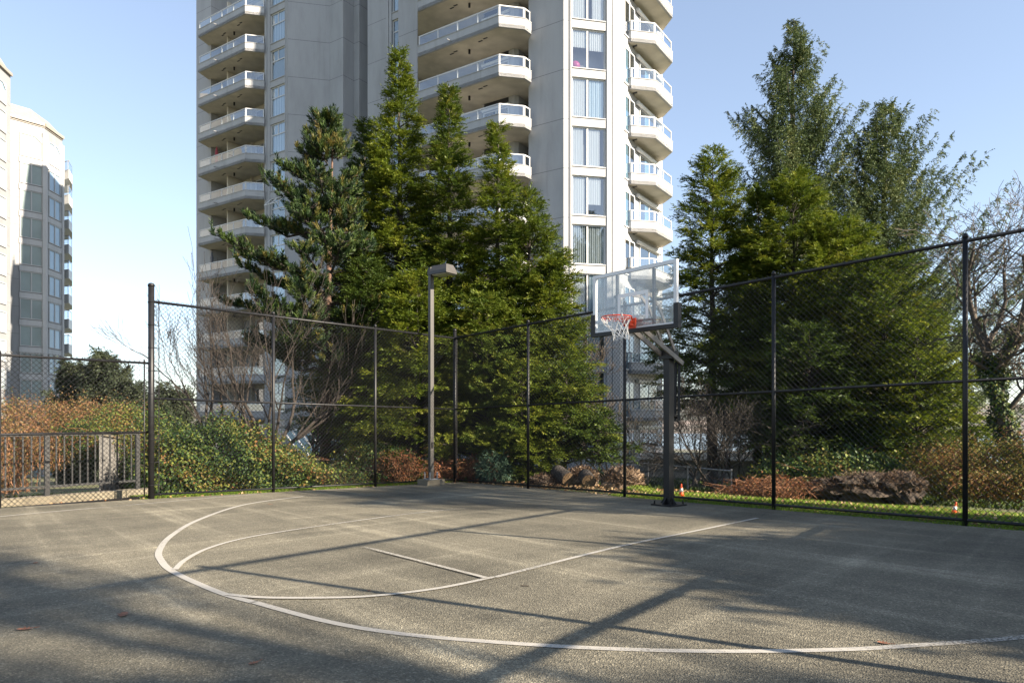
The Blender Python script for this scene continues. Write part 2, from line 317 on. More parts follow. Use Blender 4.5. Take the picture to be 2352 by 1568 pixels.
def ground_mat():
    m, t, b = new_mat('soil'); b.inputs["Roughness"].default_value = 0.95; L = t.links.new
    geo = t.nodes.new("ShaderNodeNewGeometry"); n = t.nodes.new("ShaderNodeTexNoise"); n.inputs["Scale"].default_value = 0.7; n.inputs["Detail"].default_value = 9; n.inputs["Roughness"].default_value = 0.7
    L(geo.outputs["Position"], n.inputs["Vector"])
    r = t.nodes.new("ShaderNodeValToRGB"); el = r.color_ramp.elements; el.new(0.5); el.new(0.6)
    for e, (p, c) in zip(el, [(0.3, (0.05, 0.035, 0.02)), (0.45, (0.10, 0.07, 0.04)), (0.55, (0.08, 0.11, 0.025)), (0.7, (0.13, 0.16, 0.03))]): e.position = p; e.color = (*c, 1)
    L(n.outputs[0], r.inputs[0])
    # far land: woods and fields in large patches
    n3 = t.nodes.new("ShaderNodeTexNoise"); n3.inputs["Scale"].default_value = 0.006; n3.inputs["Detail"].default_value = 9; L(geo.outputs["Position"], n3.inputs["Vector"])
    r3 = t.nodes.new("ShaderNodeValToRGB"); r3.color_ramp.elements[0].position = 0.4; r3.color_ramp.elements[1].position = 0.62
    r3.color_ramp.elements[0].color = (0.07, 0.075, 0.06, 1); r3.color_ramp.elements[1].color = (0.22, 0.17, 0.14, 1); L(n3.outputs[0], r3.inputs[0])
    ln = t.nodes.new("ShaderNodeVectorMath"); ln.operation = 'LENGTH'; L(geo.outputs["Position"], ln.inputs[0])
    mr = t.nodes.new("ShaderNodeMapRange"); mr.inputs[1].default_value = 150; mr.inputs[2].default_value = 600; L(ln.outputs["Value"], mr.inputs[0])
    mx = t.nodes.new("ShaderNodeMixRGB"); L(mr.outputs[0], mx.inputs[0]); L(r.outputs[0], mx.inputs[1]); L(r3.outputs[0], mx.inputs[2]); L(mx.outputs[0], b.inputs["Base Color"])
    return m
M['soil'] = ground_mat()
COURT = [(-1.44, 17.72), (-6.9, 12.75), (-9.9, 9.2), (-16, 2), (-14, -12), (14, -12), (18, 0.2), (RF1.x + 0.2, RF1.y + 0.13), (-1.30, 17.66)]
def inside(x, y, poly=COURT):
    c = False; n = len(poly)
    for i in range(n):
        x1, y1 = poly[i]; x2, y2 = poly[(i + 1) % n]
        if (y1 > y) != (y2 > y) and x < (x2 - x1) * (y - y1) / (y2 - y1) + x1: c = not c
    return c
mb = MB(); rs = [0.0] + [1.0 * 1.16 ** i for i in range(62)]; na = 144
for i, r in enumerate(rs):
    for k in range(na):
        a = 2 * math.pi * k / na; x, y = r * math.sin(a), r * math.cos(a) + 8
        mb.v.append((x, y, hz(x, y) - (0.10 if inside(x, y) else 0.0) - (0.05 if r < 40 else 0)))
for i in range(len(rs) - 1):
    for k in range(na):
        mb.f.append((i * na + k, (i + 1) * na + k, (i + 1) * na + (k + 1) % na, i * na + (k + 1) % na))
tag(mb.build('ground', M['soil'], smooth=True), kind='structure')
mb = MB(); mb.add([(x, y, gz(x, y)) for x, y in COURT] + [(x, y, gz(x, y) - 0.12) for x, y in COURT],
                  [tuple(range(len(COURT)))[::-1]] + [(i, (i + 1) % 9, (i + 1) % 9 + 9, i + 9) for i in range(9)])
o = mb.build('court', M['asphalt']); tag(o, kind='structure')
import bmesh
bm = bmesh.new(); bm.from_mesh(o.data); bmesh.ops.recalc_face_normals(bm, faces=bm.faces); bm.to_mesh(o.data); bm.free()
mb = MB(); mb.add([(-6000, 640, -40.0), (6000, 640, -40.0), (6000, 4200, -40.0), (-6000, 4200, -40.0)], [(0, 1, 2, 3)])
M['water'] = mat('water', (0.16, 0.20, 0.23), 0.25, 0, 0.1, 0.01, spec=0.6)
tag(mb.build('river', M['water']), kind='structure')

def ground_line(pts, width, name, wear=(0.0, 0.0), z=0.004, sub=10):
    P = [G(*p) if len(p) == 2 else Vector(p) for p in pts]; Q = []
    for i in range(len(P) - 1):                     # Catmull-Rom through the painted line's own points
        a, b_, c, d = P[max(i - 1, 0)], P[i], P[i + 1], P[min(i + 2, len(P) - 1)]
        for k in range(sub):
            t = k / sub
            Q.append(0.5 * ((2 * b_) + (c - a) * t + (2 * a - 5 * b_ + 4 * c - d) * t * t + (3 * b_ - a - 3 * c + d) * t ** 3))
    Q.append(P[-1]); mb = MB(); n = len(Q)
    for i, q in enumerate(Q):
        d = (Q[min(i + 1, n - 1)] - Q[max(i - 1, 0)]); d.z = 0; d.normalize(); s = Vector((-d.y, d.x, 0)) * width / 2
        for e in (q + s, q - s): mb.v.append((e.x, e.y, gz(e.x, e.y) + z))
    for i in range(n - 1): mb.f.append((2 * i, 2 * i + 1, 2 * i + 3, 2 * i + 2))
    o = mb.build(name, M['line_paint'])
    at = o.data.attributes.new("wear", 'FLOAT', 'POINT')
    at.data.foreach_set("value", [wear[0] + (wear[1] - wear[0]) * (i // 2) / n for i in range(2 * n)])
    return tag(o, kind='structure')
ground_line([(697, 1139.5), (565, 1158), (460, 1192), (395, 1229), (366, 1264), (371, 1288), (400, 1314), (500, 1359), (585, 1384)], 0.062, 'court_marking', (0.15, 0.0))
ground_line([(580, 1382), (750, 1427), (925, 1456), (1176, 1477.5), (1426, 1491), (1676, 1496), (1926, 1492), (2076, 1484), (2352, 1463), (2600, 1430)], 0.06, 'court_marking', (0.08, 0.22))
ground_line([(402, 1309), (425, 1287), (475, 1261), (550, 1239), (650, 1221), (800, 1199), (950, 1179), (1075, 1167)], 0.05, 'court_marking', (0.0, 0.42), 0.008)
ground_line([(522, 1366), (600, 1373), (725, 1374), (850, 1370), (1000, 1353), (1125, 1328), (1176, 1317), (1426, 1255), (1601, 1219), (1740, 1190)], 0.055, 'court_marking', (0.12, 0.18), 0.008)
ground_line([(1117, 1329), (1000, 1299), (835, 1257)], 0.05, 'court_marking', (0.05, 0.42), 0.012)
ground_line([(-200, 1213), (0, 1186), (350, 1155), (560, 1137), (745, 1124)], 0.05, 'court_marking', (0.0, 0.55))
# ---------------------------------------------------------------- fences
def chain_mesh(A, B, h0, h1, rad=0.0032, pitch=0.085, name='chain_link'):
    """two families of 45 degree wires between two ground points; heights above those points"""
    A = Vector(A); B = Vector(B); Lh = (Vector((B.x, B.y)) - Vector((A.x, A.y))).length; D = (B - A) / Lh; H = h1 - h0
    nrm = Vector((-D.y, D.x, 0)).normalized(); mb = MB()
    def P(u, v): return A + D * u + Vector((0, 0, h0 + v))
    for fam in (1, -1):
        u0 = -H if fam == 1 else 0.0; n = int((Lh + H) / pitch) + 1
        for i in range(n):
            u = (u0 + i * pitch)
            if fam == 1: ua, va, ub, vb = u, 0.0, u + H, H
            else: ua, va, ub, vb = u, 0.0, u - H, H
            # clip to 0..Lh
            for lim in (0.0, Lh):
                pass
            t0, t1 = 0.0, 1.0; du = ub - ua
            ta, tb = sorted(((0 - ua) / du, (Lh - ua) / du)); t0 = max(t0, ta); t1 = min(t1, tb)
            if t1 - t0 < 0.005: continue
            p = P(ua + du * t0, va + (vb - va) * t0) + nrm * 0.0016 * fam; q = P(ua + du * t1, va + (vb - va) * t1) + nrm * 0.0016 * fam
            mb.tube([p, q], rad, 4, False)
    return mb
def pt(A, D, t): q = A + D * t; return Vector((q.x, q.y, -SL * q.y))
def post_mb(p, h, r, cap=True):
    mb = MB(); mb.tube([p + Vector((0, 0, -0.3)), p + Vector((0, 0, h))], r, 12)
    if cap: mb.lathe(p + Vector((0, 0, h - 0.02)), [(r * 1.12, 0), (r * 1.12, 0.03), (r * 0.8, 0.055), (0.005, 0.065)], 12)
    return mb
def rail(A, D, t0, t1, h, r, n=8):
    mb = MB(); mb.tube([pt(A, D, t0) + Vector((0, 0, h)), pt(A, D, t1) + Vector((0, 0, h))], r, n)
    k = int((t1 - t0) / 0.3)
    for i in range(k):                                # wire ties
        p = pt(A, D, t0 + (i + 0.5) * 0.3) + Vector((0, 0, h)); d = Vector((D.x, D.y, 0)) * 0.006
        mb.tube([p - d, p + d], r * 1.25, n)
    return mb
BK = M['black_metal']
def tall_fence(A, D, T, posts, label, ends):
    t = thing('chain_link_fence', label, 'fence', pt(A, D, 0))
    for q in posts: parented(post_mb(pt(A, D, q), 3.68, 0.031), 'post', BK, t, True)
    for q, r, h in ends: parented(post_mb(pt(A, D, q), h, r), 'end_post', BK, t, True)
    for h, r in ((3.62, 0.024), (1.84, 0.020), (0.075, 0.020)): parented(rail(A, D, 0, T, h, r), 'rail', BK, t, True)
    parented(chain_mesh(pt(A, D, 0.03), pt(A, D, T), 0.02, 3.67), 'chain_link', M['mesh_wire'], t)
    return t
LL = (LF1 - LF0).length
def t_on(A, D, px):   # parameter where the fence line crosses a pixel column
    k = (px - CX) / F; return (A.x - k * A.y) / (k * D.y - D.x)
tf = tall_fence(LF0, LD, LL, [t_on(LF0, LD, 628), t_on(LF0, LD, 862)], 'tall black chain link fence from the thick capped pole to the far corner', [])
parented(post_mb(pt(LF0, LD, 0) , 3.92, 0.053), 'end_post', BK, tf, True)
tb = MB(); p = pt(LF0, LD, 0.13); tb.tube([p, p + Vector((0, 0, 3.66))], 0.008, 6)
for i in range(9):
    z = 0.25 + i * 0.42; tb.tube([pt(LF0, LD, -0.06) + Vector((0, 0, z)), pt(LF0, LD, 0.15) + Vector((0, 0, z))], 0.009, 5)
    tb.torus(pt(LF0, LD, 0) + Vector((0, 0, z)), (0.054, 0, 0), (0, 0.054, 0), 0.006, 16, 5)
parented(tb, 'tension_bar', BK, tf)
RT = (RF1 - LF1).length
tr_ = tall_fence(LF1, RD, RT, [t_on(LF1, RD, x) for x in (1213, 1435, 1777, 2217)], 'tall dark chain link fence behind the basketball hoop, running to the right edge', [(0, 0.042, 3.82), (RT, 0.042, 3.8)])
tb = MB(); p = pt(LF1, RD, 0.09); tb.tube([p, p + Vector((0, 0, 3.66))], 0.008, 6)
for i in range(9): tb.torus(pt(LF1, RD, 0) + Vector((0, 0, 0.25 + i * 0.42)), (0.044, 0, 0), (0, 0.044, 0), 0.006, 16, 5)
parented(tb, 'tension_bar', BK, tr_)
# fence closing the near right side (outside the frame; it lays the rail and post shadows on the court)
ND = Vector((-0.59, -0.805)).normalized(); NA = Vector((5.75, 5.0)) - ND * 2.6
nf = thing('chain_link_fence', 'tall chain link fence closing the near right side of the court', 'fence', pt(NA, ND, 0))
for q in (2.95, 5.97, 9.0): parented(post_mb(pt(NA, ND, q), 3.68, 0.035), 'post', BK, nf, True)
for h, r in ((3.62, 0.034), (1.84, 0.036)): parented(rail(NA, ND, 0, 9.2, h, r), 'rail', BK, nf, True)
parented(chain_mesh(pt(NA, ND, 0.03), pt(NA, ND, 9.2), 0.02, 3.67, 0.0016), 'chain_link', M['mesh_wire'], nf)
# low fence at the left, level rails
QA = Vector((-6.71, 12.80)); QD = Vector((-0.641, -0.767)).normalized()
lf = thing('low_chain_link_fence', 'lower black chain link fence left of the thick pole, before the railing', 'fence', (QA.x, QA.y, -0.4))
def lrail(h, r):
    mb = MB(); a = Vector((QA.x, QA.y, h)); b_ = a + Vector((QD.x, QD.y, 0)) * 5.2; mb.tube([a, b_], r, 8)
    for i in range(17):
        p = a.lerp(b_, (i + 0.5) / 17); d = Vector((QD.x, QD.y, 0)) * 0.006; mb.tube([p - d, p + d], r * 1.3, 8)
    return mb
for h, r in ((2.10, 0.021), (0.83, 0.021), (-0.36, 0.021)): parented(lrail(h, r), 'rail', BK, lf, True)
for q in (0.06, 2.27, 4.6):
    p = Vector((QA.x, QA.y, -0.45)) + Vector((QD.x, QD.y, 0)) * q; parented(post_mb(p, 2.58, 0.012 if q < 1 else 0.03), 'post', BK, lf, True)
a = Vector((QA.x, QA.y, 0)); parented(chain_mesh(a, a + Vector((QD.x, QD.y, 0)) * 5.2, -0.36, 2.16), 'chain_link', M['mesh_wire'], lf)

# ---------------------------------------------------------------- kerb, railing and board fence at the left
a = W(330, 1126, 13.75); KD = Vector((QD.x, QD.y, 0)); KN = Vector((-KD.y, KD.x, 0)) * -1
kb = MB(); p0 = Vector((a.x, a.y, -0.62)) + KN * 0; 
def kbox(mb, u0, u1, o0, o1, z0, z1, base=None, D=KD, N=KN):
    b_ = base or Vector((a.x, a.y, 0)); q = [b_ + D * u0 + N * o0, b_ + D * u1 + N * o0, b_ + D * u1 + N * o1, b_ + D * u0 + N * o1]
    mb.hexa([(v.x, v.y, z0) for v in q], [(v.x, v.y, z1) for v in q]); return mb
kbox(kb, -0.1, 6, -0.13, 0.13, -0.7, -0.30)
tag(kb.build('concrete_kerb', M['concrete']), 'low mossy concrete kerb wall under the grey metal railing behind the low fence', 'kerb')
rg = thing('metal_railing', 'grey metal railing with thin vertical balusters standing on the concrete kerb', 'railing', (a.x, a.y, -0.3))
for u, wd in ((0.08, 0.07), (1.62, 0.075), (3.4, 0.075)): parented(kbox(MB(), u, u + wd, -0.035, 0.035, -0.45, 0.80), 'post', M['grey_rail'], rg)
for z in (0.77, -0.16): parented(kbox(MB(), 0.1, 5.0, -0.02, 0.02, z, z + 0.04), 'rail', M['grey_rail'], rg)
for i in range(34):
    u = 0.22 + i * 0.128
    if abs(u - 1.67) > 0.08 and abs(u - 3.45) > 0.08: parented(kbox(MB(), u, u + 0.022, -0.011, 0.011, -0.14, 0.775), 'baluster', M['grey_rail'], rg)
# weathered board fence running back from the railing's end post
b0 = Vector((-8.90, 15.0, 0)); b1 = Vector((-9.48, 17.6, 0)); BD = (b1 - b0).normalized(); BN = Vector((-BD.y, BD.x, 0))
M['old_board'] = mat('old_board', (0.20, 0.19, 0.175), 0.9, 0, 0.3, 9)
bf = thing('board_fence', 'weathered grey upright board fence running back beside the railing end post', 'fence', (b0.x, b0.y, -0.6))
mb = MB(); n = 27
for i in range(n): kbox(mb, i * 0.1, i * 0.1 + 0.085, -0.012 + 0.006 * (i % 3), 0.012 + 0.006 * (i % 3), -1.3, 0.70 - 0.24 * i / n, b0, BD, BN)
parented(mb, 'board_panel', M['old_board'], bf)
mb = MB(); mb.beam(b0 + Vector((0, 0, 0.735)), b0 + BD * 2.7 + Vector((0, 0, 0.495)), 0.09, 0.05)
parented(mb, 'top_rail', M['concrete'], bf)

# ---------------------------------------------------------------- lamp post
lp = Vector(((990 - CX) / F * 16.6, 16.6, 0)); lz = gz(0, 16.6); la = math.atan2(LD.y, LD.x)
t = thing('lamp_post', 'tall square brown lamp post with one box shaped head by the fence corner', 'lamp post', (lp.x, lp.y, lz))
mb = MB(); mb.box((lp.x, lp.y, lz + 0.02), 0.5, 0.42, 0.22, la); parented(mb, 'footing', M['concrete'], t)
mb = MB(); mb.box((lp.x, lp.y, lz + 2.65), 0.097, 0.097, 5.06, la); parented(mb, 'pole', M['lamp_paint'], t)
mb = MB(); mb.box((lp.x, lp.y, lz + 0.142), 0.27, 0.27, 0.02, la)
for sx in (-1, 1):
    for sy in (-1, 1):
        c = Vector((lp.x, lp.y, 0)) + Vector((math.cos(la), math.sin(la), 0)) * sx * 0.105 + Vector((-math.sin(la), math.cos(la), 0)) * sy * 0.105
        mb.tube([(c.x, c.y, lz + 0.1), (c.x, c.y, lz + 0.25)], 0.016, 6); mb.lathe((c.x, c.y, lz + 0.25), [(0.02, 0), (0.02, 0.05), (0.005, 0.06)], 6)
parented(mb, 'base_plate', M['galv'], t)
hd = Vector((0.80, -0.60, 0)); hn = Vector((0.60, 0.80, 0)); c0 = Vector((lp.x, lp.y, 0)) - hd * 0.06
def hq(u0, u1, w_, z): return [tuple((c0 + hd * u0 - hn * w_ + Vector((0, 0, z)))), tuple((c0 + hd * u1 - hn * w_ + Vector((0, 0, z)))), tuple((c0 + hd * u1 + hn * w_ + Vector((0, 0, z)))), tuple((c0 + hd * u0 + hn * w_ + Vector((0, 0, z))))]
mb = MB(); zt = lz + 5.18
mb.hexa(hq(0.16, 0.72, 0.19, zt - 0.21), hq(0.17, 0.71, 0.18, zt - 0.13)); mb.hexa(hq(0.17, 0.71, 0.18, zt - 0.13), hq(0.22, 0.66, 0.12, zt))
mb.hexa(hq(0.0, 0.18, 0.06, zt - 0.17), hq(0.0, 0.2, 0.06, zt - 0.05)); parented(mb, 'lamp_head', M['lamp_paint'], t)
mb = MB(); mb.hexa(hq(0.22, 0.66, 0.14, zt - 0.225), hq(0.22, 0.66, 0.14, zt - 0.211)); parented(mb, 'lens', mat('lens', (0.5, 0.5, 0.45), 0.3), t)
hc = Vector((lp.x, lp.y, 0)); nrm_l = Vector((LN.x, LN.y, 0)) * -1
mb = MB(); c = hc + nrm_l * 0.058; mb.box((c.x, c.y, lz + 0.95), 0.05, 0.012, 0.14, la); parented(mb, 'access_cover', BK, t)

# ---------------------------------------------------------------- basketball hoop
BC = Vector((1.90, 10.92)); bd = Vector((RD.x, RD.y, 0)); bn = Vector((-RN.x, -RN.y, 0)); C3 = Vector((BC.x, BC.y, 0))
PB = Vector((2.60, 11.53, gz(0, 11.53)))
t = thing('basketball_hoop', 'basketball hoop with clear backboard, orange rim and white net on a square black pole', 'basketball hoop', PB)
def bx(mb, u0, u1, o0, o1, z0, z1):
    q = [C3 + bd * u0 + bn * o0, C3 + bd * u1 + bn * o0, C3 + bd * u1 + bn * o1, C3 + bd * u0 + bn * o1]
    mb.hexa([(v.x, v.y, z0) for v in q], [(v.x, v.y, z1) for v in q]); return mb
def bp_(u, o, z): v = C3 + bd * u + bn * o; return Vector((v.x, v.y, z))
pang = math.atan2(bd.y, bd.x); ptop = 2.28
mb = MB(); mb.box((PB.x, PB.y, (PB.z + ptop) / 2), 0.118, 0.130, ptop - PB.z, pang); parented(mb, 'pole', BK, t)
mb = MB(); mb.box((PB.x, PB.y, PB.z + 0.016), 0.42, 0.42, 0.024, pang)
for sx, sy in ((1, 0), (-1, 0), (0, 1), (0, -1)):
    d = bd * sx + bn * sy; e = Vector((-d.y, d.x, 0)) * 0.008; c = Vector((PB.x, PB.y, PB.z + 0.028))
    i, o_ = c + d * 0.07, c + d * 0.17
    mb.add([i + e, o_ + e, i + e + Vector((0, 0, 0.11)), i - e, o_ - e, i - e + Vector((0, 0, 0.11))], [(0, 1, 2), (5, 4, 3), (0, 3, 4, 1), (1, 4, 5, 2), (2, 5, 3, 0)])
for sx in (-1, 1):
    for sy in (-1, 1):
        c = Vector((PB.x, PB.y, PB.z + 0.028)) + bd * 0.165 * sx + bn * 0.165 * sy; mb.tube([c, c + Vector((0, 0, 0.05))], 0.014, 6)
parented(mb, 'base_plate', BK, t)
alu = mat('aluminium_frame', (0.62, 0.62, 0.62), 0.4, 0.1)
bb = parented(bx(MB(), -0.806, 0.806, -0.004, 0.004, 2.50, 3.40), 'backboard', M['board_glass'], t)
fr = MB(); bx(fr, -0.846, 0.846, -0.035, 0.012, 3.395, 3.45); bx(fr, -0.846, -0.790, -0.035, 0.0125, 2.45, 3.394); bx(fr, 0.790, 0.846, -0.035, 0.0125, 2.45, 3.394); bx(fr, -0.789, 0.789, -0.035, 0.012, 2.45, 2.52)
parented(fr, 'frame', alu, bb).location = (0, 0, 0)
tg = MB(); z0, z1, hw = 2.63, 3.07, 0.31
for q in ((-hw, hw, z1 - 0.055, z1), (-hw, -hw + 0.055, z0, z1 - 0.056), (hw - 0.055, hw, z0, z1 - 0.056)): bx(tg, q[0], q[1], 0.0045, 0.006, q[2], q[3])
M['target_white'] = mat('target_white', (0.75, 0.75, 0.75), 0.5)
parented(tg, 'target_rectangle', M['target_white'], bb)
pd = MB(); bx(pd, -0.885, 0.885, -0.05, 0.03, 2.435, 2.497); bx(pd, -0.885, -0.800, -0.05, 0.03, 2.498, 2.80); bx(pd, 0.800, 0.885, -0.05, 0.03, 2.498, 2.80)
parented(pd, 'edge_padding', BK, bb)
stt = MB()
for s in (-1, 1): bx(stt, s * 0.372 - 0.02, s * 0.372 + 0.02, -0.075, -0.036, 2.50, 3.395); bx(stt, s * 0.372 - 0.06, s * 0.372 + 0.06, -0.0755, -0.034, 3.04, 3.075)
bx(stt, -0.372, 0.372, -0.074, -0.037, 2.60, 2.635)
parented(stt, 'strut', BK, t)
rc = bp_(0, 0.15 + 0.2286, 2.645); rim = MB(); rim.torus(rc, bd * 0.2286, bn * 0.2286, 0.0095, 40, 8)
rim.torus(rc - Vector((0, 0, 0.03)), bd * 0.222, bn * 0.222, 0.004, 40, 6)
bx(rim, -0.075, 0.075, 0.012, 0.03, 2.50, 2.66); bx(rim, -0.07, 0.07, 0.03, 0.16, 2.62, 2.655)
for s in (-1, 1): bx(rim, s * 0.07 - 0.006, s * 0.07 + 0.006, 0.03, 0.155, 2.53, 2.619); rim.tube([bp_(s * 0.06, 0.03, 2.55), bp_(s * 0.14, 0.20, 2.635)], 0.008, 6)
parented(rim, 'rim', M['orange'], t, False)
net = MB(); nn = 12; zs = [0, -0.11, -0.17, -0.23, -0.29, -0.345]; rr = [0.2286, 0.175, 0.145, 0.125, 0.12, 0.125]
sw = [Vector((0, 0, 0)), bd * 0.01, bd * 0.03, bd * 0.05, bd * 0.075, bd * 0.095]
def npt(i, k): th = 2 * math.pi * (k + 0.5 * (i % 2)) / nn; return rc + sw[i] + (bd * math.cos(th) + bn * math.sin(th)) * rr[i] * (1 + 0.08 * math.sin(3 * th + i)) + Vector((0, 0, zs[i] + 0.02 * math.sin(2 * th + i)))
for i in range(5):
    for k in range(nn):
        for dk in ((0, -1) if i % 2 == 0 else (0, 1)): net.tube([npt(i, k), npt(i + 1, k + dk)], 0.005, 5)
for k in range(nn): p = npt(0, k); net.tube([p + Vector((0, 0, 0.01)), p - Vector((0, 0, 0.03))], 0.005, 5)
parented(net, 'net', mat('net_cord', (0.7, 0.69, 0.66), 0.8), t)
M['arm_paint'] = mat('arm_paint', (0.16, 0.14, 0.12), 0.4, 0, 0.2, 6)
for s in (-1, 1):      # lower and upper parallel arms either side of the pole
    mb = MB(); mb.beam(bp_(s * 0.10, -0.06, 2.52), bp_(s * 0.10, -1.15, 2.0), 0.03, 0.075); parented(mb, 'arm', M['arm_paint'], t)
    mb = MB(); mb.beam(bp_(s * 0.10, -0.075, 3.05), bp_(s * 0.10, -0.30, 3.05), 0.025, 0.05); mb.beam(bp_(s * 0.10, -0.29, 3.07), bp_(s * 0.10, -0.52, 2.88), 0.025, 0.05); mb.beam(bp_(s * 0.10, -0.51, 2.90), bp_(s * 0.10, -0.93, 2.2), 0.025, 0.05)
    parented(mb, 'upper_arm', M['arm_paint'], t)
mb = MB(); mb.box((PB.x, PB.y, 2.14), 0.24, 0.21, 0.14, pang); parented(mb, 'collar', BK, t)
mb = MB()
for u in (-0.035, 0.035): mb.beam(bp_(u, -1.14, 2.03), bp_(u, -1.12, 1.05), 0.03, 0.04)
mb.beam(bp_(0, -1.12, 1.10), bp_(0, -1.02, 1.16), 0.03, 0.03); mb.beam(bp_(0, -1.03, 2.0), bp_(0, -1.03, 1.12), 0.03, 0.03)
mb.torus(bp_(0, -1.10, 0.98), bn * 0.09, (0, 0, 0.07), 0.012, 16, 6); parented(mb, 'height_adjuster', BK, t)

# ---------------------------------------------------------------- cones, fallen leaves
def cone(px, Y, h, label, tilt=0.0):
    x = (px - CX) / F * Y; z = hz(x, Y) - 0.02; t = thing('traffic_cone', label, 'traffic cone', (x, Y, z), 'small traffic cones on the grass behind the fence')
    mb = MB(); mb.box((0, 0, 0.012), h * 0.62, h * 0.62, 0.024); b_ = mb.build('base', M['cone_orange'], t)
    mb = MB(); mb.lathe((0, 0, 0.024), [(h * 0.23, 0), (h * 0.19, h * 0.22), (h * 0.06, h * 0.95), (h * 0.05, h)], 18); mb.build('cone_body', M['cone_orange'], t, True)
    mb = MB(); mb.lathe((0, 0, 0.024), [(h * 0.168, h * 0.35), (h * 0.114, h * 0.66)], 18); mb.build('reflective_band', M['white_paint'], t, True)
    t.rotation_euler = (tilt, tilt, 0.4); return t
cone(1565, 13.3, 0.235, 'small orange traffic cone with white band just right of the hoop pole')
cone(2190, 10.6, 0.185, 'small orange traffic cone leaning beside the rightmost fence post', 0.12)
def oak_leaf(p, s, ang, label, curl=0.35):
    mb = MB(); out = [(0, -1), (.35, -.7), (.25, -.45), (.65, -.3), (.35, -.05), (.75, .25), (.35, .35), (.4, .7), (0, 1), (-.4, .7), (-.35, .35), (-.75, .25), (-.35, -.05), (-.65, -.3), (-.25, -.45), (-.35, -.7)]
    vs = [(0, 0, 0.004)] + [(x * s, y * s, 0.004 + curl * s * (abs(x) ** 1.5 + 0.4 * y * y)) for x, y in out]
    mb.add(vs, [(0, i + 1, (i + 1) % 16 + 1) for i in range(16)]); mb.tube([(0, -s, 0.005 + curl * s * .4), (0.02 * s, -1.6 * s, 0.012)], 0.002, 4)
    o = mb.build('fallen_leaf', mat('dry_leaf', (0.20, 0.085, 0.045), 0.7, 0, 0.3, 30)); o.location = p; o.rotation_euler = (0, 0, ang)
    return tag(o, label, 'leaf', 'dry leaves lying on the court')
for (x, y, s, an, lb) in [(283, 1413, .055, .3, 'curled reddish dry leaf on the asphalt, between the bottom left shadows'), (58, 1446, .045, 1.9, 'tan curled dry leaf on the asphalt nearest the left edge'),
                          (583, 1524, .03, 2.5, 'small pale folded leaf in the dark shadow at the bottom'), (2030, 1478, .035, .9, 'reddish dry leaf on the arc line at the lower right'),
                          (82, 1293, .03, .2, 'small brown dry leaf at the left, inside the upper shadow patch'), (848, 1617 - 260, .02, .5, 'tiny brown leaf just above the worn inner arc line'),
                          (620, 1158, .035, 1.2, 'brown leaf beside the far end of the long arc line')]:
    oak_leaf(G(x, y), s, an, lb)
mb = MB(); p = G(1205, 1346); mb.tube([p + Vector((-0.03, 0.01, 0.006)), p + Vector((0.03, -0.005, 0.006))], 0.004, 5); tag(mb.build('twig', M['twig_light']), 'short pale twig lying inside the key near the free throw line', 'twig')

# ---------------------------------------------------------------- apartment towers
FS, CS, HS = 2084.5, 1536.0, 1249.0     # the same camera in source pixels (3072 wide)
def rat(px): return (px - CS) / FS
def on_ray(px, Y): return Vector((rat(px) * Y, Y))
def nxt(P, ang, px):
    k = rat(px); d = Vector((math.cos(R(ang)), math.sin(R(ang)))); t = (P.x - k * P.y) / (k * d.y - d.x); return P + d * t
def go(P, ang, t): return P + Vector((math.cos(R(ang)), math.sin(R(ang)))) * t
A_, V_, W_ = 11.5, -33.5, 56.5
J0 = 23.62                               # height of one floor joint; floors every 2.8 m
ZB, ZT = -8.4, J0 + 2.8 * 6
t_main = thing('apartment_tower', 'tall pale apartment tower with stacked angular balconies in the centre, rising out of the picture', 'apartment tower', (0, 50, ZB))
t_main.location = (0, 0, 0)
def seg(mb, P, Q, z0, z1, o0, o1, u0=None, u1=None):
    """box standing on the plan line P->Q (outward = right hand side when P->Q runs left to right), offsets outward"""
    D = (Q - P); L = D.length; D = D / L; N = Vector((D.y, -D.x)); a0 = 0 if u0 is None else u0; a1 = L if u1 is None else u1
    q = [P + D * a0 + N * o0, P + D * a1 + N * o0, P + D * a1 + N * o1, P + D * a0 + N * o1]
    mb.hexa([(v.x, v.y, z0) for v in q], [(v.x, v.y, z1) for v in q]); return mb
W0 = Vector((-16.7, 51.8)); A0 = nxt(W0, V_, 589); Ar0 = nxt(W0, V_, 633); Ar1 = nxt(W0, V_, 794)
Aw0 = nxt(W0, V_, 811); Aw1 = nxt(W0, V_, 854.6)
B1 = nxt(W0, A_, 988.6); B2 = nxt(B1, V_, 1029.6); B3 = nxt(B2, W_, 1061.7); B4 = nxt(B3, V_, 1077.7); B5 = nxt(B4, W_, 1112)
C0 = on_ray(1102.8, 50.1); Cw0 = nxt(C0, V_, 1176); Cw1 = nxt(C0, V_, 1231); C2 = nxt(C0, V_, 1240)
nv = Vector((-0.552, -0.834)); C3 = C2 + nv * 1.5; C4 = nxt(C3, V_, 1252.5)
k = rat(1298); C5 = nxt(C0, V_, 1298); C6 = nxt(C0, V_, 1449)
D1 = Vector((2.93, 39.5)); D0 = nxt(D1, V_, 1585.7); D2 = nxt(D1, A_, 1705.6); Dw0 = nxt(D1, A_, 1716); Dw1 = nxt(D1, A_, 1817); D3 = nxt(D1, A_, 1859.5)
E1 = nxt(D3, W_, 1987)
F1 = on_ray(1530, 42.0); F0 = nxt(F1, V_, 1449); F2 = nxt(F1, V_, 1542); F3 = nxt(F2, A_, 1556)
F4 = go(F3, W_, 1.6); F5 = go(D0, W_, 1.0)
dn = -nv
def inn(P, Q, d): D = (Q - P).normalized(); n = Vector((-D.y, D.x)); return n * d
ivW = dn * 0.22; iaW = inn(Dw0, Dw1, 0.9)
rec = 1.5
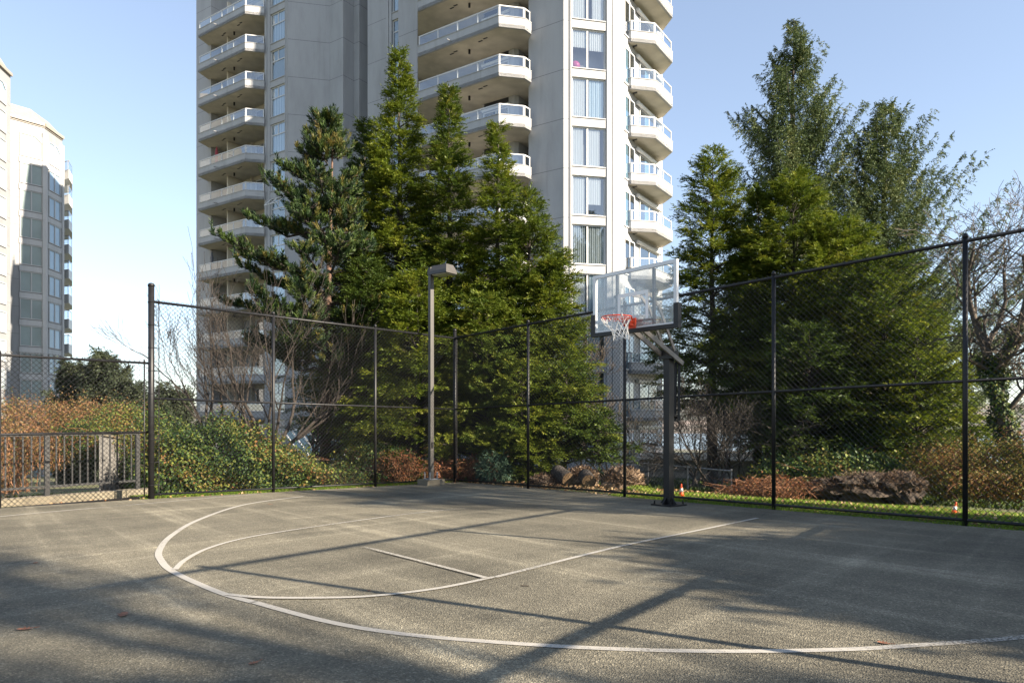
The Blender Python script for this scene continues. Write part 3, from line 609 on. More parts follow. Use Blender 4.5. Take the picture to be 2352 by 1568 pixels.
foot = [A0, Ar0, Ar0 + dn * rec, Ar1 + dn * rec, Ar1, Aw0, Aw0 + ivW, Aw1 + ivW, Aw1, W0, B1, B2, B3, B4, B5, B5 + Vector((0.5, -0.6)), C0, Cw0, Cw0 + ivW, Cw1 + ivW, Cw1, C2, C3, C4, C5, C6, F0, F1, F2, F3, F4, F5, D0,
        D1, D2, Dw0, Dw0 + iaW, Dw1 + iaW, Dw1, D3, E1, go(E1, 101.5, 9), go(E1, 130, 18), Vector((-12, 66)), go(A0, 56.5, 9.5), go(A0, 75, 2.0)]
mb = MB(); n = len(foot)
mb.add([(p.x, p.y, ZB) for p in foot] + [(p.x, p.y, ZT) for p in foot], [(i, (i + 1) % n, (i + 1) % n + n, i + n) for i in range(n)] + [tuple(range(n, 2 * n))])
parented(mb, 'wall', M['tower_wall'], t_main)
mb = MB(); mb.prism([(p.x, p.y) for p in [A0, W0, B1, B4, C0, C4, D0, D1, D3, E1, go(E1, 101.5, 9), go(E1, 130, 18), Vector((-12, 66)), go(A0, 56.5, 9.5)]], ZT + 0.003, ZT + 0.9); parented(mb, 'roof', M['tower_trim'], t_main)
KMIN, KMAX = -11, 3
def stack(name, mb, m, parent, ks, z0=0.0):
    """one mesh, copied per floor as a child of parent"""
    me = mb.mesh(name, m); return {k: link(name, me, parent, (0, 0, 2.8 * k)) for k in ks}
# pilaster trim beside the window bays
for P, Q in ((Ar1, Aw0), (Aw1, W0), (Cw0 - (Cw1 - Cw0).normalized() * 0.55, Cw0), (Cw1, C2), (D2 + (D3 - D2).normalized() * 0.0, Dw0), (Dw1, Dw1 + (D3 - D2).normalized() * 0.75)):
    L_ = (Q - P).length; m_ = MB(); seg(m_, P, Q, ZB + 0.01, ZT - 0.01, 0.0, 0.06, 0.06, max(L_ * 0.5 - 0.03, 0.1)); seg(m_, P, Q, ZB + 0.01, ZT - 0.01, 0.0, 0.04, L_ * 0.5 + 0.04, L_ - 0.02)
    parented(m_, 'pilaster', M['tower_trim'], t_main)
for P, Q in ((D3 - (D3 - D2).normalized() * 0.45, D3),): 
    m_ = MB(); seg(m_, P, Q, ZB + 0.01, ZT - 0.01, 0, 0.05); parented(m_, 'pilaster', M['tower_trim'], t_main)
# spandrels and windows in the bays; heights relative to joint J0 at k=0
def bay(P, Q, depth, ks, transom, blinds, frame_out=-0.10, kind='A', z_lo=-2.60, z_hi=-0.33):
    D = (Q - P); L = D.length; ud = D / L; N = Vector((ud.y, -ud.x))
    sp = MB(); seg(sp, P, Q, J0 + z_hi, J0 + 2.8 + z_lo, -depth + 0.003, 0.0); seg(sp, P, Q, J0 + 2.8 + z_lo - 0.05, J0 + 2.8 + z_lo + 0.003, -0.02, 0.05)
    stack('spandrel', sp, M['tower_trim'], t_main, [min(ks) - 1] + list(ks))
    fr = MB(); z0, z1 = J0 + z_lo, J0 + z_hi; f0, f1 = frame_out - 0.05, frame_out; wd = 0.07
    seg(fr, P, Q, z0, z1, f0, f1, 0, wd); seg(fr, P, Q, z0, z1, f0, f1, L - wd, L)
    seg(fr, P, Q, z0, z0 + wd, f0, f1 - 0.002, wd, L - wd); seg(fr, P, Q, z1 - wd, z1, f0, f1 - 0.002, wd, L - wd)
    um = L * 0.47
    if transom:
        zt = z0 + (z1 - z0) * 0.62; seg(fr, P, Q, zt, zt + wd, f0, f1 - 0.003, wd, L - wd); seg(fr, P, Q, zt + wd, z1 - wd, f0, f1 - 0.004, um - 0.03, um + 0.03)
    else: seg(fr, P, Q, z0 + wd, z1 - wd, f0, f1 - 0.004, um - 0.04, um + 0.04)
    gl = MB(); o = f0 + 0.02; a = P + N * o; b_ = Q + N * o
    gl.add([(a.x, a.y, z0), (b_.x, b_.y, z0), (b_.x, b_.y, z1), (a.x, a.y, z1)], [(0, 1, 2, 3)])
    fm = fr.mesh('window', M['white_paint']); gm = gl.mesh('pane', M['glass_window'])
    for k in ks:
        w_ = link('window', fm, t_main, (0, 0, 2.8 * k)); link('pane', gm, w_)
        bl = blinds(k)
        if bl:
            m_ = MB()
            for (ua, ub, za, zb, mt_) in bl:
                m2 = MB(); o = f0 - 0.06; p_ = P + ud * (ua * L) + N * o; q_ = P + ud * (ub * L) + N * o
                nstep = 14; vs = []; 
                for i in range(nstep + 1):
                    x_ = p_.lerp(q_, i / nstep) + N * (0.025 * (i % 2)); vs += [(x_.x, x_.y, z0 + za * (z1 - z0)), (x_.x, x_.y, z0 + zb * (z1 - z0))]
                m2.add(vs, [(2 * i, 2 * i + 2, 2 * i + 3, 2 * i + 1) for i in range(nstep)])
                m2.build('blind', M[mt_], w_)
def blA(k): return [(0.03, 0.97, 0.02, 0.98, ['curtain', 'curtain', 'blind_green', 'curtain'][k % 4])]
def blD(k):
    if k == 0: return [(0.03, 0.45, 0.55, 0.98, 'blind'), (0.53, 0.96, 0.50, 0.98, 'blind')]
    if k == -4: return [(0.03, 0.97, 0.02, 0.98, 'blind_dark')]
    if k == 1: return [(0.03, 0.40, 0.02, 0.98, 'blind'), (0.62, 0.97, 0.02, 0.98, 'blind')]
    if k in (-1, -5): return [(0.03, 0.43, 0.02, 0.98, 'blind'), (0.52, 0.97, 0.02, 0.98, 'curtain')]
    if k == -3: return [(0.03, 0.40, 0.02, 0.98, 'blind'), (0.50, 0.88, 0.30, 0.98, 'blind')]
    return [(0.03, 0.36, 0.02, 0.98, 'blind'), (0.50, 0.85, 0.02, 0.98, 'blind')]
bay(Aw0, Aw1, 0.22, range(-9, 5), True, blA)
bay(Cw0, Cw1, 0.22, range(-1, 5), True, blA)
bay(Dw0, Dw1, 0.9, range(-8, 2), False, blD)
# an opened top-hung sash in the left window bay, lower floor
mb = MB(); D = (Aw1 - Aw0).normalized(); N = Vector((D.y, -D.x)); L_ = (Aw1 - Aw0).length; zt = J0 - 0.4
for a0_, a1_ in ((0.05, 0.45), (0.5, 0.95)):
    p_ = Aw0 + D * L_ * a0_; q_ = Aw0 + D * L_ * a1_; o_ = N * 0.62; zl = zt - 0.62
    A3, B3_ = Vector((p_.x, p_.y, zt)), Vector((q_.x, q_.y, zt)); C3_, D3_ = Vector((q_.x + o_.x, q_.y + o_.y, zl)), Vector((p_.x + o_.x, p_.y + o_.y, zl))
    for u_, v_ in ((A3, B3_), (B3_, C3_), (C3_, D3_), (D3_, A3)): mb.beam(u_, v_, 0.06, 0.05)
stack('open_sash', mb, M['white_paint'], t_main, [-2])

def balcony(poly_open, back, ks, tag_, rails=True, corner_glass=True, skip=()):
    """poly_open: outer edge points (fascia), back: inner points closing the slab"""
    zb = J0 - 0.37
    sl = MB(); pts = [(p.x, p.y) for p in list(poly_open) + list(back)]
    sl.prism(pts, zb + 0.003, zb + 0.2)
    inner = []
    for i in range(len(poly_open) - 1): seg(sl, poly_open[i], poly_open[i + 1], zb, zb + 0.62, -0.14, 0.0)
    for i in range(len(poly_open) - 1): seg(sl, poly_open[i], poly_open[i + 1], zb + 0.62, zb + 0.655, -0.17, 0.03)
    rl = MB(); gls = []
    nz0, nz1 = zb + 0.66, zb + 1.26
    for i in range(len(poly_open) - 1):
        P, Q = poly_open[i], poly_open[i + 1]; D = (Q - P); L = D.length; D = D / L; N = Vector((D.y, -D.x)); o = -0.08
        seg(rl, P, Q, nz1 - 0.05, nz1 + 0.01, o - 0.03, o + 0.03, 0.04, L - 0.04); seg(rl, P, Q, nz0, nz0 + 0.03, o - 0.02, o + 0.02, 0.04, L - 0.04)
        npn = max(1, round(L / 1.35))
        for j in range(npn + 1):
            u = 0.07 + (L - 0.14) * j / npn; seg(rl, P, Q, nz0 - 0.03, nz1 - 0.051, o - 0.022, o + 0.024, u - 0.025, u + 0.025)
        g = MB(); a = P + D * 0.08 + N * o; b_ = Q - D * 0.08 + N * o; g.add([(a.x, a.y, nz0 + 0.03), (b_.x, b_.y, nz0 + 0.03), (b_.x, b_.y, nz1 - 0.05), (a.x, a.y, nz1 - 0.05)], [(0, 1, 2, 3)]); gls.append(g)
    # drain spout and ceiling fittings
    P, Q = poly_open[0], poly_open[1]
    sp = MB(); D = (Q - P).normalized(); N = Vector((D.y, -D.x)); p_ = P.lerp(Q, 0.42); sp.tube([(p_.x, p_.y, zb + 0.24), (p_.x + N.x * 0.32, p_.y + N.y * 0.32, zb + 0.2)], 0.035, 8)
    cl = MB(); inw = -N; c = P.lerp(Q, 0.52) + inw * 1.1; cl.lathe((c.x, c.y, zb - 0.24), [(0.07, 0), (0.07, 0.24)], 10)
    vt = MB()
    for f_, d_ in ((0.30, 0.9), (0.36, 0.8), (0.68, 0.7), (0.75, 0.6)):
        c = P.lerp(Q, f_) + inw * d_; seg(vt, c, c + D * 0.3, zb - 0.006, zb + 0.003, -0.05, 0.05)
    sm = sl.mesh('balcony', M['tower_trim']); 
    # soffit faces take a warmer, paler colour than the fascia
    sm.materials.append(M['soffit'])
    for pl in sm.polygons:
        if abs(pl.center.z - (zb + 0.003)) < 0.0015 and pl.normal.z < 0 or (abs(pl.center.z - (zb + 0.003)) < 0.0015): pl.material_index = 1
    rm = rl.mesh('railing', M['white_paint']); gm = [g.mesh('glass_panel', M['glass_rail']) for g in gls]; spm = sp.mesh('drain_spout', M['galv']); clm = cl.mesh('ceiling_light', BK); vm = vt.mesh('vent', M['dark_room'])
    for k in ks:
        b = link('balcony', sm, t_main, (0, 0, 2.8 * k)); link('railing', rm, b)
        for g in gm: link('glass_panel', g, b)
        link('drain_spout', spm, b); link('ceiling_light', clm, b); link('vent', vm, b)
# left stack
a2 = on_ray(735, 52.7); a1 = nxt(a2, V_, 594.6); a3 = nxt(a2, A_, 793)
a0 = Ar0 + dn * 1.3 
balcony([a1, a2, a3], [Ar1 + dn * 0.02, Ar1 + dn * (rec - 0.01), Ar0 + dn * (rec - 0.01) + (Ar1 - Ar0).normalized() * 0.01, Ar0 + (Ar0 - Ar1).normalized() * 0.3 - dn * 0.02 + dn * 0.0], range(-9, KMAX + 1), 'A')
# centre stack
k2 = on_ray(1496.3, 39.46); k1 = nxt(k2, V_, 1252.9); k3 = nxt(k2, A_, 1574.8); k4 = on_ray(1593.9, 40.25)
balcony([k1, k2, k3, k4], [D0 + dn * 0.05 + Vector((-0.03, 0)), F5 + Vector((-.02, -.02)), F4 + Vector((0, 0.02)), C6, C5 + Vector((0.02, 0.02)), C4 + Vector((0.03, 0.0))], range(-7, KMAX + 1), 'C')
# right stack
m0 = Vector((6.46, 41.37)); m1 = Vector((7.03, 41.0)); m2 = Vector((8.55, 41.3)); m3 = Vector((10.05, 43.5)); m4 = Vector((9.77, 44.9))
e_a = nxt(D3, W_, 1861.8) ; 
wd_ = Vector((math.cos(R(W_)), math.sin(R(W_)))); pm = max(0.05, (m0 - D3).dot(wd_))
balcony([m0, m1, m2, m3], [m4, go(D3, W_, (m4 - D3).dot(wd_) + 0.1), go(D3, W_, pm + 0.05)], range(KMIN, KMAX + 1), 'E')
# doors and windows behind the balconies
def door(P, Q, u0, u1, z0, z1, off, ks, blind=None, mull=1, head=True, name='sliding_door'):
    D = (Q - P); L = D.length; D = D / L; N = Vector((D.y, -D.x)); fr = MB(); wd = 0.06; a, b_ = u0 * L, u1 * L
    seg(fr, P, Q, z0, z1, off, off + 0.07, a, a + wd); seg(fr, P, Q, z0, z1, off, off + 0.07, b_ - wd, b_); seg(fr, P, Q, z1 - wd, z1, off, off + 0.068, a + wd, b_ - wd); seg(fr, P, Q, z0, z0 + wd, off, off + 0.068, a + wd, b_ - wd)
    for j in range(mull): u = a + (b_ - a) * (j + 1) / (mull + 1); seg(fr, P, Q, z0 + wd, z1 - wd, off, off + 0.066, u - 0.04, u + 0.04)
    g = MB(); p_ = P + D * (a + 0.01) + N * (off + 0.04); q_ = P + D * (b_ - 0.01) + N * (off + 0.04); g.add([(p_.x, p_.y, z0), (q_.x, q_.y, z0), (q_.x, q_.y, z1), (p_.x, p_.y, z1)], [(0, 1, 2, 3)])
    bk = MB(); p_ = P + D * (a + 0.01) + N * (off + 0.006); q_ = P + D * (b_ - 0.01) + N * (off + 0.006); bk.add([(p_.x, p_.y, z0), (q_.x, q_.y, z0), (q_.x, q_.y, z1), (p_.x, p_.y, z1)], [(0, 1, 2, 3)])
    cu = MB(); 
    for (s0, s1) in (blind or []):
        vs = []; nst = 10
        for i in range(nst + 1):
            x_ = P + D * (a + (b_ - a) * (s0 + (s1 - s0) * i / nst)) + N * (off + 0.012 + 0.012 * (i % 2)); vs += [(x_.x, x_.y, z0), (x_.x, x_.y, z1)]
        cu.add(vs, [(2 * i, 2 * i + 2, 2 * i + 3, 2 * i + 1) for i in range(nst)])
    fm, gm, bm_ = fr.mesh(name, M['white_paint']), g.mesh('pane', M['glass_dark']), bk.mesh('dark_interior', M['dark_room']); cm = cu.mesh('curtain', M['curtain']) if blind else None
    for k in ks:
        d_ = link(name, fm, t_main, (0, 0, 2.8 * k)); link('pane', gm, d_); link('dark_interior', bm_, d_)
        if cm and (k * 7) % 5 != 0: link('curtain', cm, d_)
ZF = J0 - 0.17
KA = range(-9, KMAX + 1)
pa, qa = Ar0 + dn * rec, Ar1 + dn * rec
door(pa, qa, 0.02, 0.29, ZF, ZF + 2.25, 0.0, KA, [(0.4, 1.0)], 1)
door(pa, qa, 0.56, 0.99, ZF, ZF + 2.3, 0.0, KA, [(0.5, 0.75)], 2)
dv = MB(); seg(dv, pa, qa, ZF + 0.03, ZF + 2.59, 0.0, 1.5, (qa - pa).length * 0.31, (qa - pa).length * 0.31 + 0.14); stack('privacy_wall', dv, M['soffit'], t_main, KA)
dv = MB(); seg(dv, pa, qa, ZF + 0.03, ZF + 2.59, 0.0, 0.35, (qa - pa).length * 0.52, (qa - pa).length * 0.52 + 0.12); stack('pier', dv, M['soffit'], t_main, KA)
hd_ = MB(); seg(hd_, pa, qa, ZF + 2.31, ZF + 2.60, 0.0, 0.10, 0.1, (qa - pa).length - 0.1); stack('door_header', hd_, M['soffit'], t_main, KA)
KC = range(-7, KMAX + 1)
door(C5, C6, 0.01, 0.66, ZF, ZF + 2.15, 0.0, KC, [(0.62, 0.72)], 2)
door(C5, C6, 0.76, 0.98, ZF, ZF + 2.1, 0.0, KC, None, 0)
hd_ = MB(); seg(hd_, C5, C6, ZF + 2.2, ZF + 2.60, 0.0, 0.08, 0.05); stack('door_header', hd_, M['soffit'], t_main, KC)
door(F0, F1, 0.04, 0.97, ZF, ZF + 2.0, 0.0, KC, None, 1)
aw = MB(); D = (F1 - F0).normalized(); N = Vector((D.y, -D.x)); p_, q_ = F0 + N * 0.12, F1 + N * 0.12; aw.tube([(p_.x, p_.y, ZF + 2.12), (q_.x, q_.y, ZF + 2.12)], 0.09, 8); stack('roller_awning', aw, M['white_paint'], t_main, KC)
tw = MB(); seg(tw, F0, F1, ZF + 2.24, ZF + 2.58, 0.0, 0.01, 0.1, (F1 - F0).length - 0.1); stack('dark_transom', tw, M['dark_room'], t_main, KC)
door(F4, F5, 0.05, 0.95, ZF + 0.3, ZF + 2.1, 0.0, KC, None, 0, name='side_window')
door(D3, E1, 0.08, 0.30, ZF, ZF + 2.1, 0.0, range(KMIN, KMAX + 1), [(0.0, 0.4)], 1)
door(D3, E1, 0.42, 0.86, ZF, ZF + 2.1, 0.0, range(KMIN, KMAX + 1), [(0.3, 0.6)], 1)
aw = MB(); D = (E1 - D3).normalized(); N = Vector((D.y, -D.x)); p_, q_ = D3 + D * 2.2 + N * 0.15, D3 + D * 6 + N * 0.15; aw.tube([(p_.x, p_.y, ZF + 2.2), (q_.x, q_.y, ZF + 2.2)], 0.12, 8); stack('roller_awning', aw, M['white_paint'], t_main, range(KMIN, KMAX + 1))

# balcony belongings, each a thing of its own
def z_floor(k): return J0 + 2.8 * k - 0.165
def parasol(px, Y, k, col, label, h=2.15):
    p_ = on_ray(px, Y); t = thing('closed_parasol', label, 'parasol', (p_.x, p_.y, z_floor(k)), 'folded parasols on the left balconies')
    MB().tube([(0, 0, 0), (0, 0, h)], 0.025, 8).build('pole', M['galv'], t)
    MB().lathe((0, 0, 0.75), [(0.10, 0), (0.13, 0.08), (0.10, 0.5), (0.13, 0.9), (0.07, 1.2), (0.03, 1.38)], 9).build('folded_canopy', col, t, True)
    MB().lathe((0, 0, 0), [(0.24, 0), (0.22, 0.05), (0.04, 0.08)], 14).build('base', BK, t)
rc_ = mat('red_cloth', (0.30, 0.05, 0.06), 0.8, 0, 0.2, 12); gc_ = mat('grey_cloth', (0.09, 0.10, 0.12), 0.8, 0, 0.2, 12)
parasol(650, 55.9, -1, rc_, 'folded dark red parasol on a left balcony of the tall tower'); parasol(636, 56.2, -4, gc_, 'folded grey parasol at the far left end of the lower left balcony')
parasol(702, 54.4, -4, gc_, 'folded grey parasol at the middle of the lower left balcony')
def egg_chair(px, Y, k, label):
    p_ = on_ray(px, Y); t = thing('hanging_egg_chair', label, 'hanging chair', (p_.x, p_.y, z_floor(k)))
    mb = MB(); mb.tube([(0.35 * math.cos(a), 0.35 * math.sin(a), 0.02) for a in [i * math.pi / 8 for i in range(17)]], 0.02, 6); mb.tube([(0, .35, 0), (0, .42, 0.9), (0, .3, 1.75), (0, 0, 1.98), (0, 0, 1.85)], 0.022, 6); mb.build('stand', M['galv'], t)
    mb = MB()
    for j in range(8):
        a = j * math.pi / 8; mb.torus((0, 0, 1.2), (math.cos(a) * 0.42, math.sin(a) * 0.42, 0), (0, 0, 0.62), 0.012, 20, 4)
    for z_, r_ in ((0.75, 0.28), (1.0, 0.39), (1.25, 0.42), (1.5, 0.36)): mb.torus((0, 0, z_), (r_, 0, 0), (0, r_, 0), 0.012, 20, 4)
    mb.build('basket', mat('wicker', (0.55, 0.45, 0.32), 0.7), t); MB().lathe((0, 0, 0.72), [(0.1, 0), (0.27, 0.05), (0.3, 0.14), (0.1, 0.18)], 12).build('cushion', M['white_paint'], t, True)
egg_chair(1394, 42.6, 1 - 1 + 1, 'hanging wicker egg chair on a balcony of the centre stack above the cedars')
def patio_chair(px, Y, k, ang, label, m_):
    p_ = on_ray(px, Y); t = thing('patio_chair', label, 'chair', (p_.x, p_.y, z_floor(k)), 'patio chairs on the tower balconies'); t.rotation_euler = (0, 0, ang)
    mb = MB(); mb.box((0, 0, 0.42), 0.46, 0.46, 0.04); mb.build('seat', m_, t)
    mb = MB(); mb.beam((-0.2, 0.22, 0.42), (-0.2, 0.32, 0.95), 0.03, 0.03); mb.beam((0.2, 0.22, 0.42), (0.2, 0.32, 0.95), 0.03, 0.03)
    for j in range(4): mb.beam((-0.2, 0.245 + j * 0.022, 0.55 + j * 0.12), (0.2, 0.245 + j * 0.022, 0.55 + j * 0.12), 0.02, 0.05)
    mb.build('backrest', m_, t)
    for sx in (-1, 1):
        for sy in (-1, 1): MB().tube([(sx * 0.21, sy * 0.21, 0.41), (sx * 0.24, sy * 0.25, 0)], 0.016, 6).build('leg', m_, t)
patio_chair(1426, 41.9, 1, 0.6, 'dark metal chair beside the hanging egg chair', M['galv'])
patio_chair(1553, 40.6, 1, 2.2, 'white curved chair at the sunny right end of the egg chair balcony', M['white_paint'])
patio_chair(701, 54.3, -1, 1.0, 'dark chair on the red parasol balcony', BK); patio_chair(710, 54.1, -2, 2.0, 'dark chair on the balcony below the red parasol', BK)
patio_chair(1935, 42.0, -2, 0.3, 'white chair on a right balcony of the tall tower', M['white_paint'])
def pot(px, Y, k, label):
    p_ = on_ray(px, Y); t = thing('potted_plant', label, 'potted plant', (p_.x, p_.y, z_floor(k)), 'potted plants on the tower balconies')
    MB().lathe((0, 0, 0), [(0.13, 0), (0.2, 0.38), (0.22, 0.4), (0.15, 0.41)], 12).build('pot', M['white_paint'], t, True)
    rnd = random.Random(int(px)); mb = MB()
    for j in range(40):
        a, e = rnd.random() * 6.28, rnd.uniform(.2, .9); d = Vector((math.cos(a) * math.sin(e), math.sin(a) * math.sin(e), math.cos(e))); mb.tube([Vector((0, 0, .38)), Vector((0, 0, .38)) + d * rnd.uniform(.3, .65)], [0.012, 0.002], 3)
    mb.build('foliage', M['twig_light'], t)
pot(1320, 43.7, 1, 'feathery dry grass in a white pot at the left of the egg chair balcony'); pot(1277, 44.6, 1, 'small potted plant at the far left end of the egg chair balcony')
p_ = Dw0.lerp(Dw1, 0.17) + iaW * 0.55; o = MB().lathe((0, 0, 0), [(0.01, -.28)] + [(0.28 * math.cos(a), 0.28 * math.sin(a)) for a in [R(x) for x in range(-75, 76, 15)]] + [(0.01, .28)], 20).build('exercise_ball', mat('pink_vinyl', (0.75, 0.12, 0.35), 0.35), None, True)
o.location = (p_.x, p_.y, J0 - 2.60 + 0.32); tag(o, 'pink exercise ball behind the glass of the half blinded tower window', 'exercise ball')

# ---------------------------------------------------------------- left tower
t_left = thing('apartment_tower', 'second pale apartment tower at the left edge with slanted roof edges, half in sunlight', 'apartment tower', (0, 0, 0))
def DP(px, Y): return Vector(((px - CX) / F * Y, Y))
def zD(y, Y): return CH - (y - HOR) / F * Y
L1 = DP(24, 69.4); L0 = go(L1, 281.5, 16); L2 = DP(26, 71.4); L3 = DP(101.5, 73.2); 
L4 = DP(143, 76.6); L2 = go(L3, (math.degrees(math.atan2((73.2 - 70.9), (L3.x - DP(24, 70.9).x)))) + 180, (L3 - DP(24, 70.9)).length * 1.05)
zA, zB_ = 36.9, 31.9
def tower_block(pts, z1, name='wall'):
    mb = MB(); n = len(pts); mb.add([(p.x, p.y, -12) for p in pts] + [(p.x, p.y, z1) for p in pts], [(i, (i + 1) % n, (i + 1) % n + n, i + n) for i in range(n)] + [tuple(range(n, 2 * n))]); parented(mb, name, M['left_wall'], t_left)
tower_block([L0, L1, go(L1, 180, 3), L0 + Vector((-14, 2)), L0 + Vector((-14, -2))], zA - 1.6)
LE = DP(142, 84); tower_block([L2, L3, L4, LE, Vector((-75, 92)), L2 + Vector((-12, 0))], zB_)
def mansard(pts, z0, z1, inset, back):
    mb = MB(); n = len(pts); up = [p + Vector((-inset * 0.9, inset * 0.35)) for p in pts]
    mb.add([(p.x, p.y, z0) for p in pts] + [(p.x, p.y, z1) for p in up], [(i, i + 1, i + 1 + n, i + n) for i in range(n - 1)] + [(n - 1, n - 1 + n, n - 2 + n)] if False else [(i, i + 1, i + 1 + n, i + n) for i in range(n - 1)])
    b0_, b1_ = pts[-1] + Vector(back), pts[0] + Vector(back); m0_ = len(mb.v)
    mb.add([(pts[-1].x, pts[-1].y, z0), (b0_.x, b0_.y, z0), (up[-1].x, up[-1].y, z1)], [(0, 1, 2)])
    return mb
M['roof_tile'] = mat('roof_metal', (0.26, 0.235, 0.205), 0.6, 0, 0.08, 3)
parented(mansard([L2, L3, L4], zB_ + 0.01, zB_ + 1.9, 2.2, (-6, 6)), 'roof', M['roof_tile'], t_left)
parented(mansard([L0, L1], zA - 1.59, zA + 0.3, 1.6, (-6, 3)), 'roof', M['roof_tile'], t_left)
for P, Q in ((L2, L3), (L3, L4)):
    m_ = MB(); seg(m_, P, Q, zB_ - 0.28, zB_ + 0.03, 0.0, 0.22); seg(m_, P, Q, zB_ - 0.42, zB_ - 0.283, 0.0, 0.08); parented(m_, 'eave', M['roof_tile'], t_left)
m_ = MB(); seg(m_, L0, L1, zA - 1.88, zA - 1.57, 0.0, 0.22); parented(m_, 'eave', M['roof_tile'], t_left)
def lwin(P, Q, u0, u1, z0, z1, mt_, mull=True, arch=False, proud=0.0):
    L = (Q - P).length; D = (Q - P) / L; N = Vector((D.y, -D.x)); a, b_ = u0 * L, u1 * L; wd = 0.09
    fr = MB(); seg(fr, P, Q, z0, z1, 0.0, 0.10, a, a + wd); seg(fr, P, Q, z0, z1, 0, 0.10, b_ - wd, b_); seg(fr, P, Q, z1 - wd, z1, 0, 0.097, a + wd, b_ - wd); seg(fr, P, Q, z0, z0 + wd, 0, 0.097, a + wd, b_ - wd)
    if mull: seg(fr, P, Q, z0 + wd, z1 - wd, 0, 0.094, (a + b_) / 2 - 0.06, (a + b_) / 2 + 0.06)
    if arch:
        for e, s in ((b_, -1),) + (((a, 1),) if arch == 2 else ()):
            vs = [P + D * (e + s * wd * .5) , P + D * (e + s * 0.75)]
            fr.add([(vs[0].x + N.x * .092, vs[0].y + N.y * .092, z1 - 0.7), (vs[1].x + N.x * .092, vs[1].y + N.y * .092, z1 - 0.02), (vs[0].x + N.x * .092, vs[0].y + N.y * .092, z1 - 0.02)], [(0, 1, 2)])
    f = parented(fr, 'window', M['tower_trim'], t_left)
    g = MB(); o = 0.03; p_ = P + D * (a + .02) + N * o; q_ = P + D * (b_ - .02) + N * o; g.add([(p_.x, p_.y, z0), (q_.x, q_.y, z0), (q_.x, q_.y, z1), (p_.x, p_.y, z1)], [(0, 1, 2, 3)]); g.build('pane', M[mt_], f)
def pane_mat(name, col, rough=0.05): return mat(name, col, rough, 0, 0.15, 0.35, spec=0.9)
M['pane_green'] = pane_mat('pane_green', (0.24, 0.29, 0.29)); M['pane_blue'] = pane_mat('pane_blue', (0.26, 0.36, 0.46)); M['pane_white'] = pane_mat('pane_white', (0.30, 0.33, 0.35), 0.1)
for i in range(13):
    zs_ = 25.2 - 2.8 * (i - 1); zh = zs_ + 2.12
    if i == 0: zh += 0.25
    lwin(L2, L3, 0.30, 0.95, zs_, zh, 'pane_green', True, 1 if i == 0 else False)
    lwin(L3, L4, 0.22, 0.86, zs_, zh, 'pane_blue', True, 1 if i == 0 else False)
    sp = MB(); seg(sp, L2, L3, zs_ - 0.66, zs_ - 0.10, 0.0, 0.14, (L3 - L2).length * 0.28, (L3 - L2).length * 0.97); seg(sp, L3, L4, zs_ - 0.66, zs_ - 0.10, 0, 0.12, (L4 - L3).length * 0.16, (L4 - L3).length * 0.92); parented(sp, 'spandrel', M['tower_trim'], t_left)
for P, Q, u in ((L2, L3, 0.97), (L3, L4, 0.02), (L3, L4, 0.93)):
    m_ = MB(); L_ = (Q - P).length; seg(m_, P, Q, -12, zB_ - 1.0, 0, 0.22, L_ * u - 0.1, L_ * u + 0.25); parented(m_, 'pilaster', M['tower_trim'], t_left)
for i in range(12):
    zs_ = 31.7 - 2.8 * i
    for u0 in (0.45, 0.66, 0.855): lwin(L0, L1, u0, u0 + 0.085, zs_, zs_ + 2.1, 'pane_white' if i > 0 else 'pane_blue', False, 1 if i == 0 else False)
    m_ = MB(); p_ = go(L1, 281.5, 0.5); N = Vector((0.98, -0.2)); 
for i in range(10):
    zf = 29.2 - 2.83 * i; bx0 = DP(141, 79.5); bx1 = DP(158, 79.0); bx2 = DP(166, 81.0); bx3 = DP(166, 84)
    mb = MB(); poly = [Vector((bx0.x - 3, bx0.y)), bx0, bx1, bx2, bx3, Vector((bx3.x - 5, 85))]
    mb.prism([(p.x, p.y) for p in poly], zf - 1.05, zf); b = parented(mb, 'balcony', M['white_paint'], t_left)
    rl = MB(); rp = [bx0, bx1, bx2, bx3]
    for j in range(3):
        seg(rl, rp[j], rp[j + 1], zf + 0.95, zf + 1.02, -0.1, -0.04); seg(rl, rp[j], rp[j + 1], zf, zf + 0.95, -0.1, -0.05, 0, 0.06)
    rl.build('railing', M['galv'], b); g = MB()
    for j in range(3): p_, q_ = rp[j], rp[j + 1]; g.add([(p_.x, p_.y, zf + .05), (q_.x, q_.y, zf + .05), (q_.x, q_.y, zf + .93), (p_.x, p_.y, zf + .93)], [(0, 1, 2, 3)])
    g.build('glass_panel', M['glass_rail'], b)

# ---------------------------------------------------------------- sloping glass canopy, parkade, low fence behind the trees
gc0 = W(650, 985, 33.5); gc1 = W(742, 985, 31.5)
t = thing('glass_canopy', 'sloping glass canopy with white bars at the foot of the tall tower', 'canopy', gc0)
dr = Vector((1.5, -1.9, -1.25)); ax = (gc1 - gc0)
mb = MB(); n = 6
for i in range(n + 1): a = gc0 + ax * (i / n) * 1.25; mb.beam(a, a + dr, 0.09, 0.09)
mb.beam(gc0, gc0 + ax * 1.25, 0.12, 0.12); mb.beam(gc0 + dr, gc0 + ax * 1.25 + dr, 0.1, 0.1); parented(mb, 'frame', M['white_paint'], t)
mb = MB(); q = [gc0, gc0 + ax * 1.25, gc0 + ax * 1.25 + dr, gc0 + dr]; mb.add([tuple(v + Vector((0, 0, -.02))) for v in q], [(0, 1, 2, 3)]); parented(mb, 'glass', mat('canopy_glass', (0.12, 0.19, 0.17), 0.08, 0, 0.1, 0.6, spec=0.9), t)
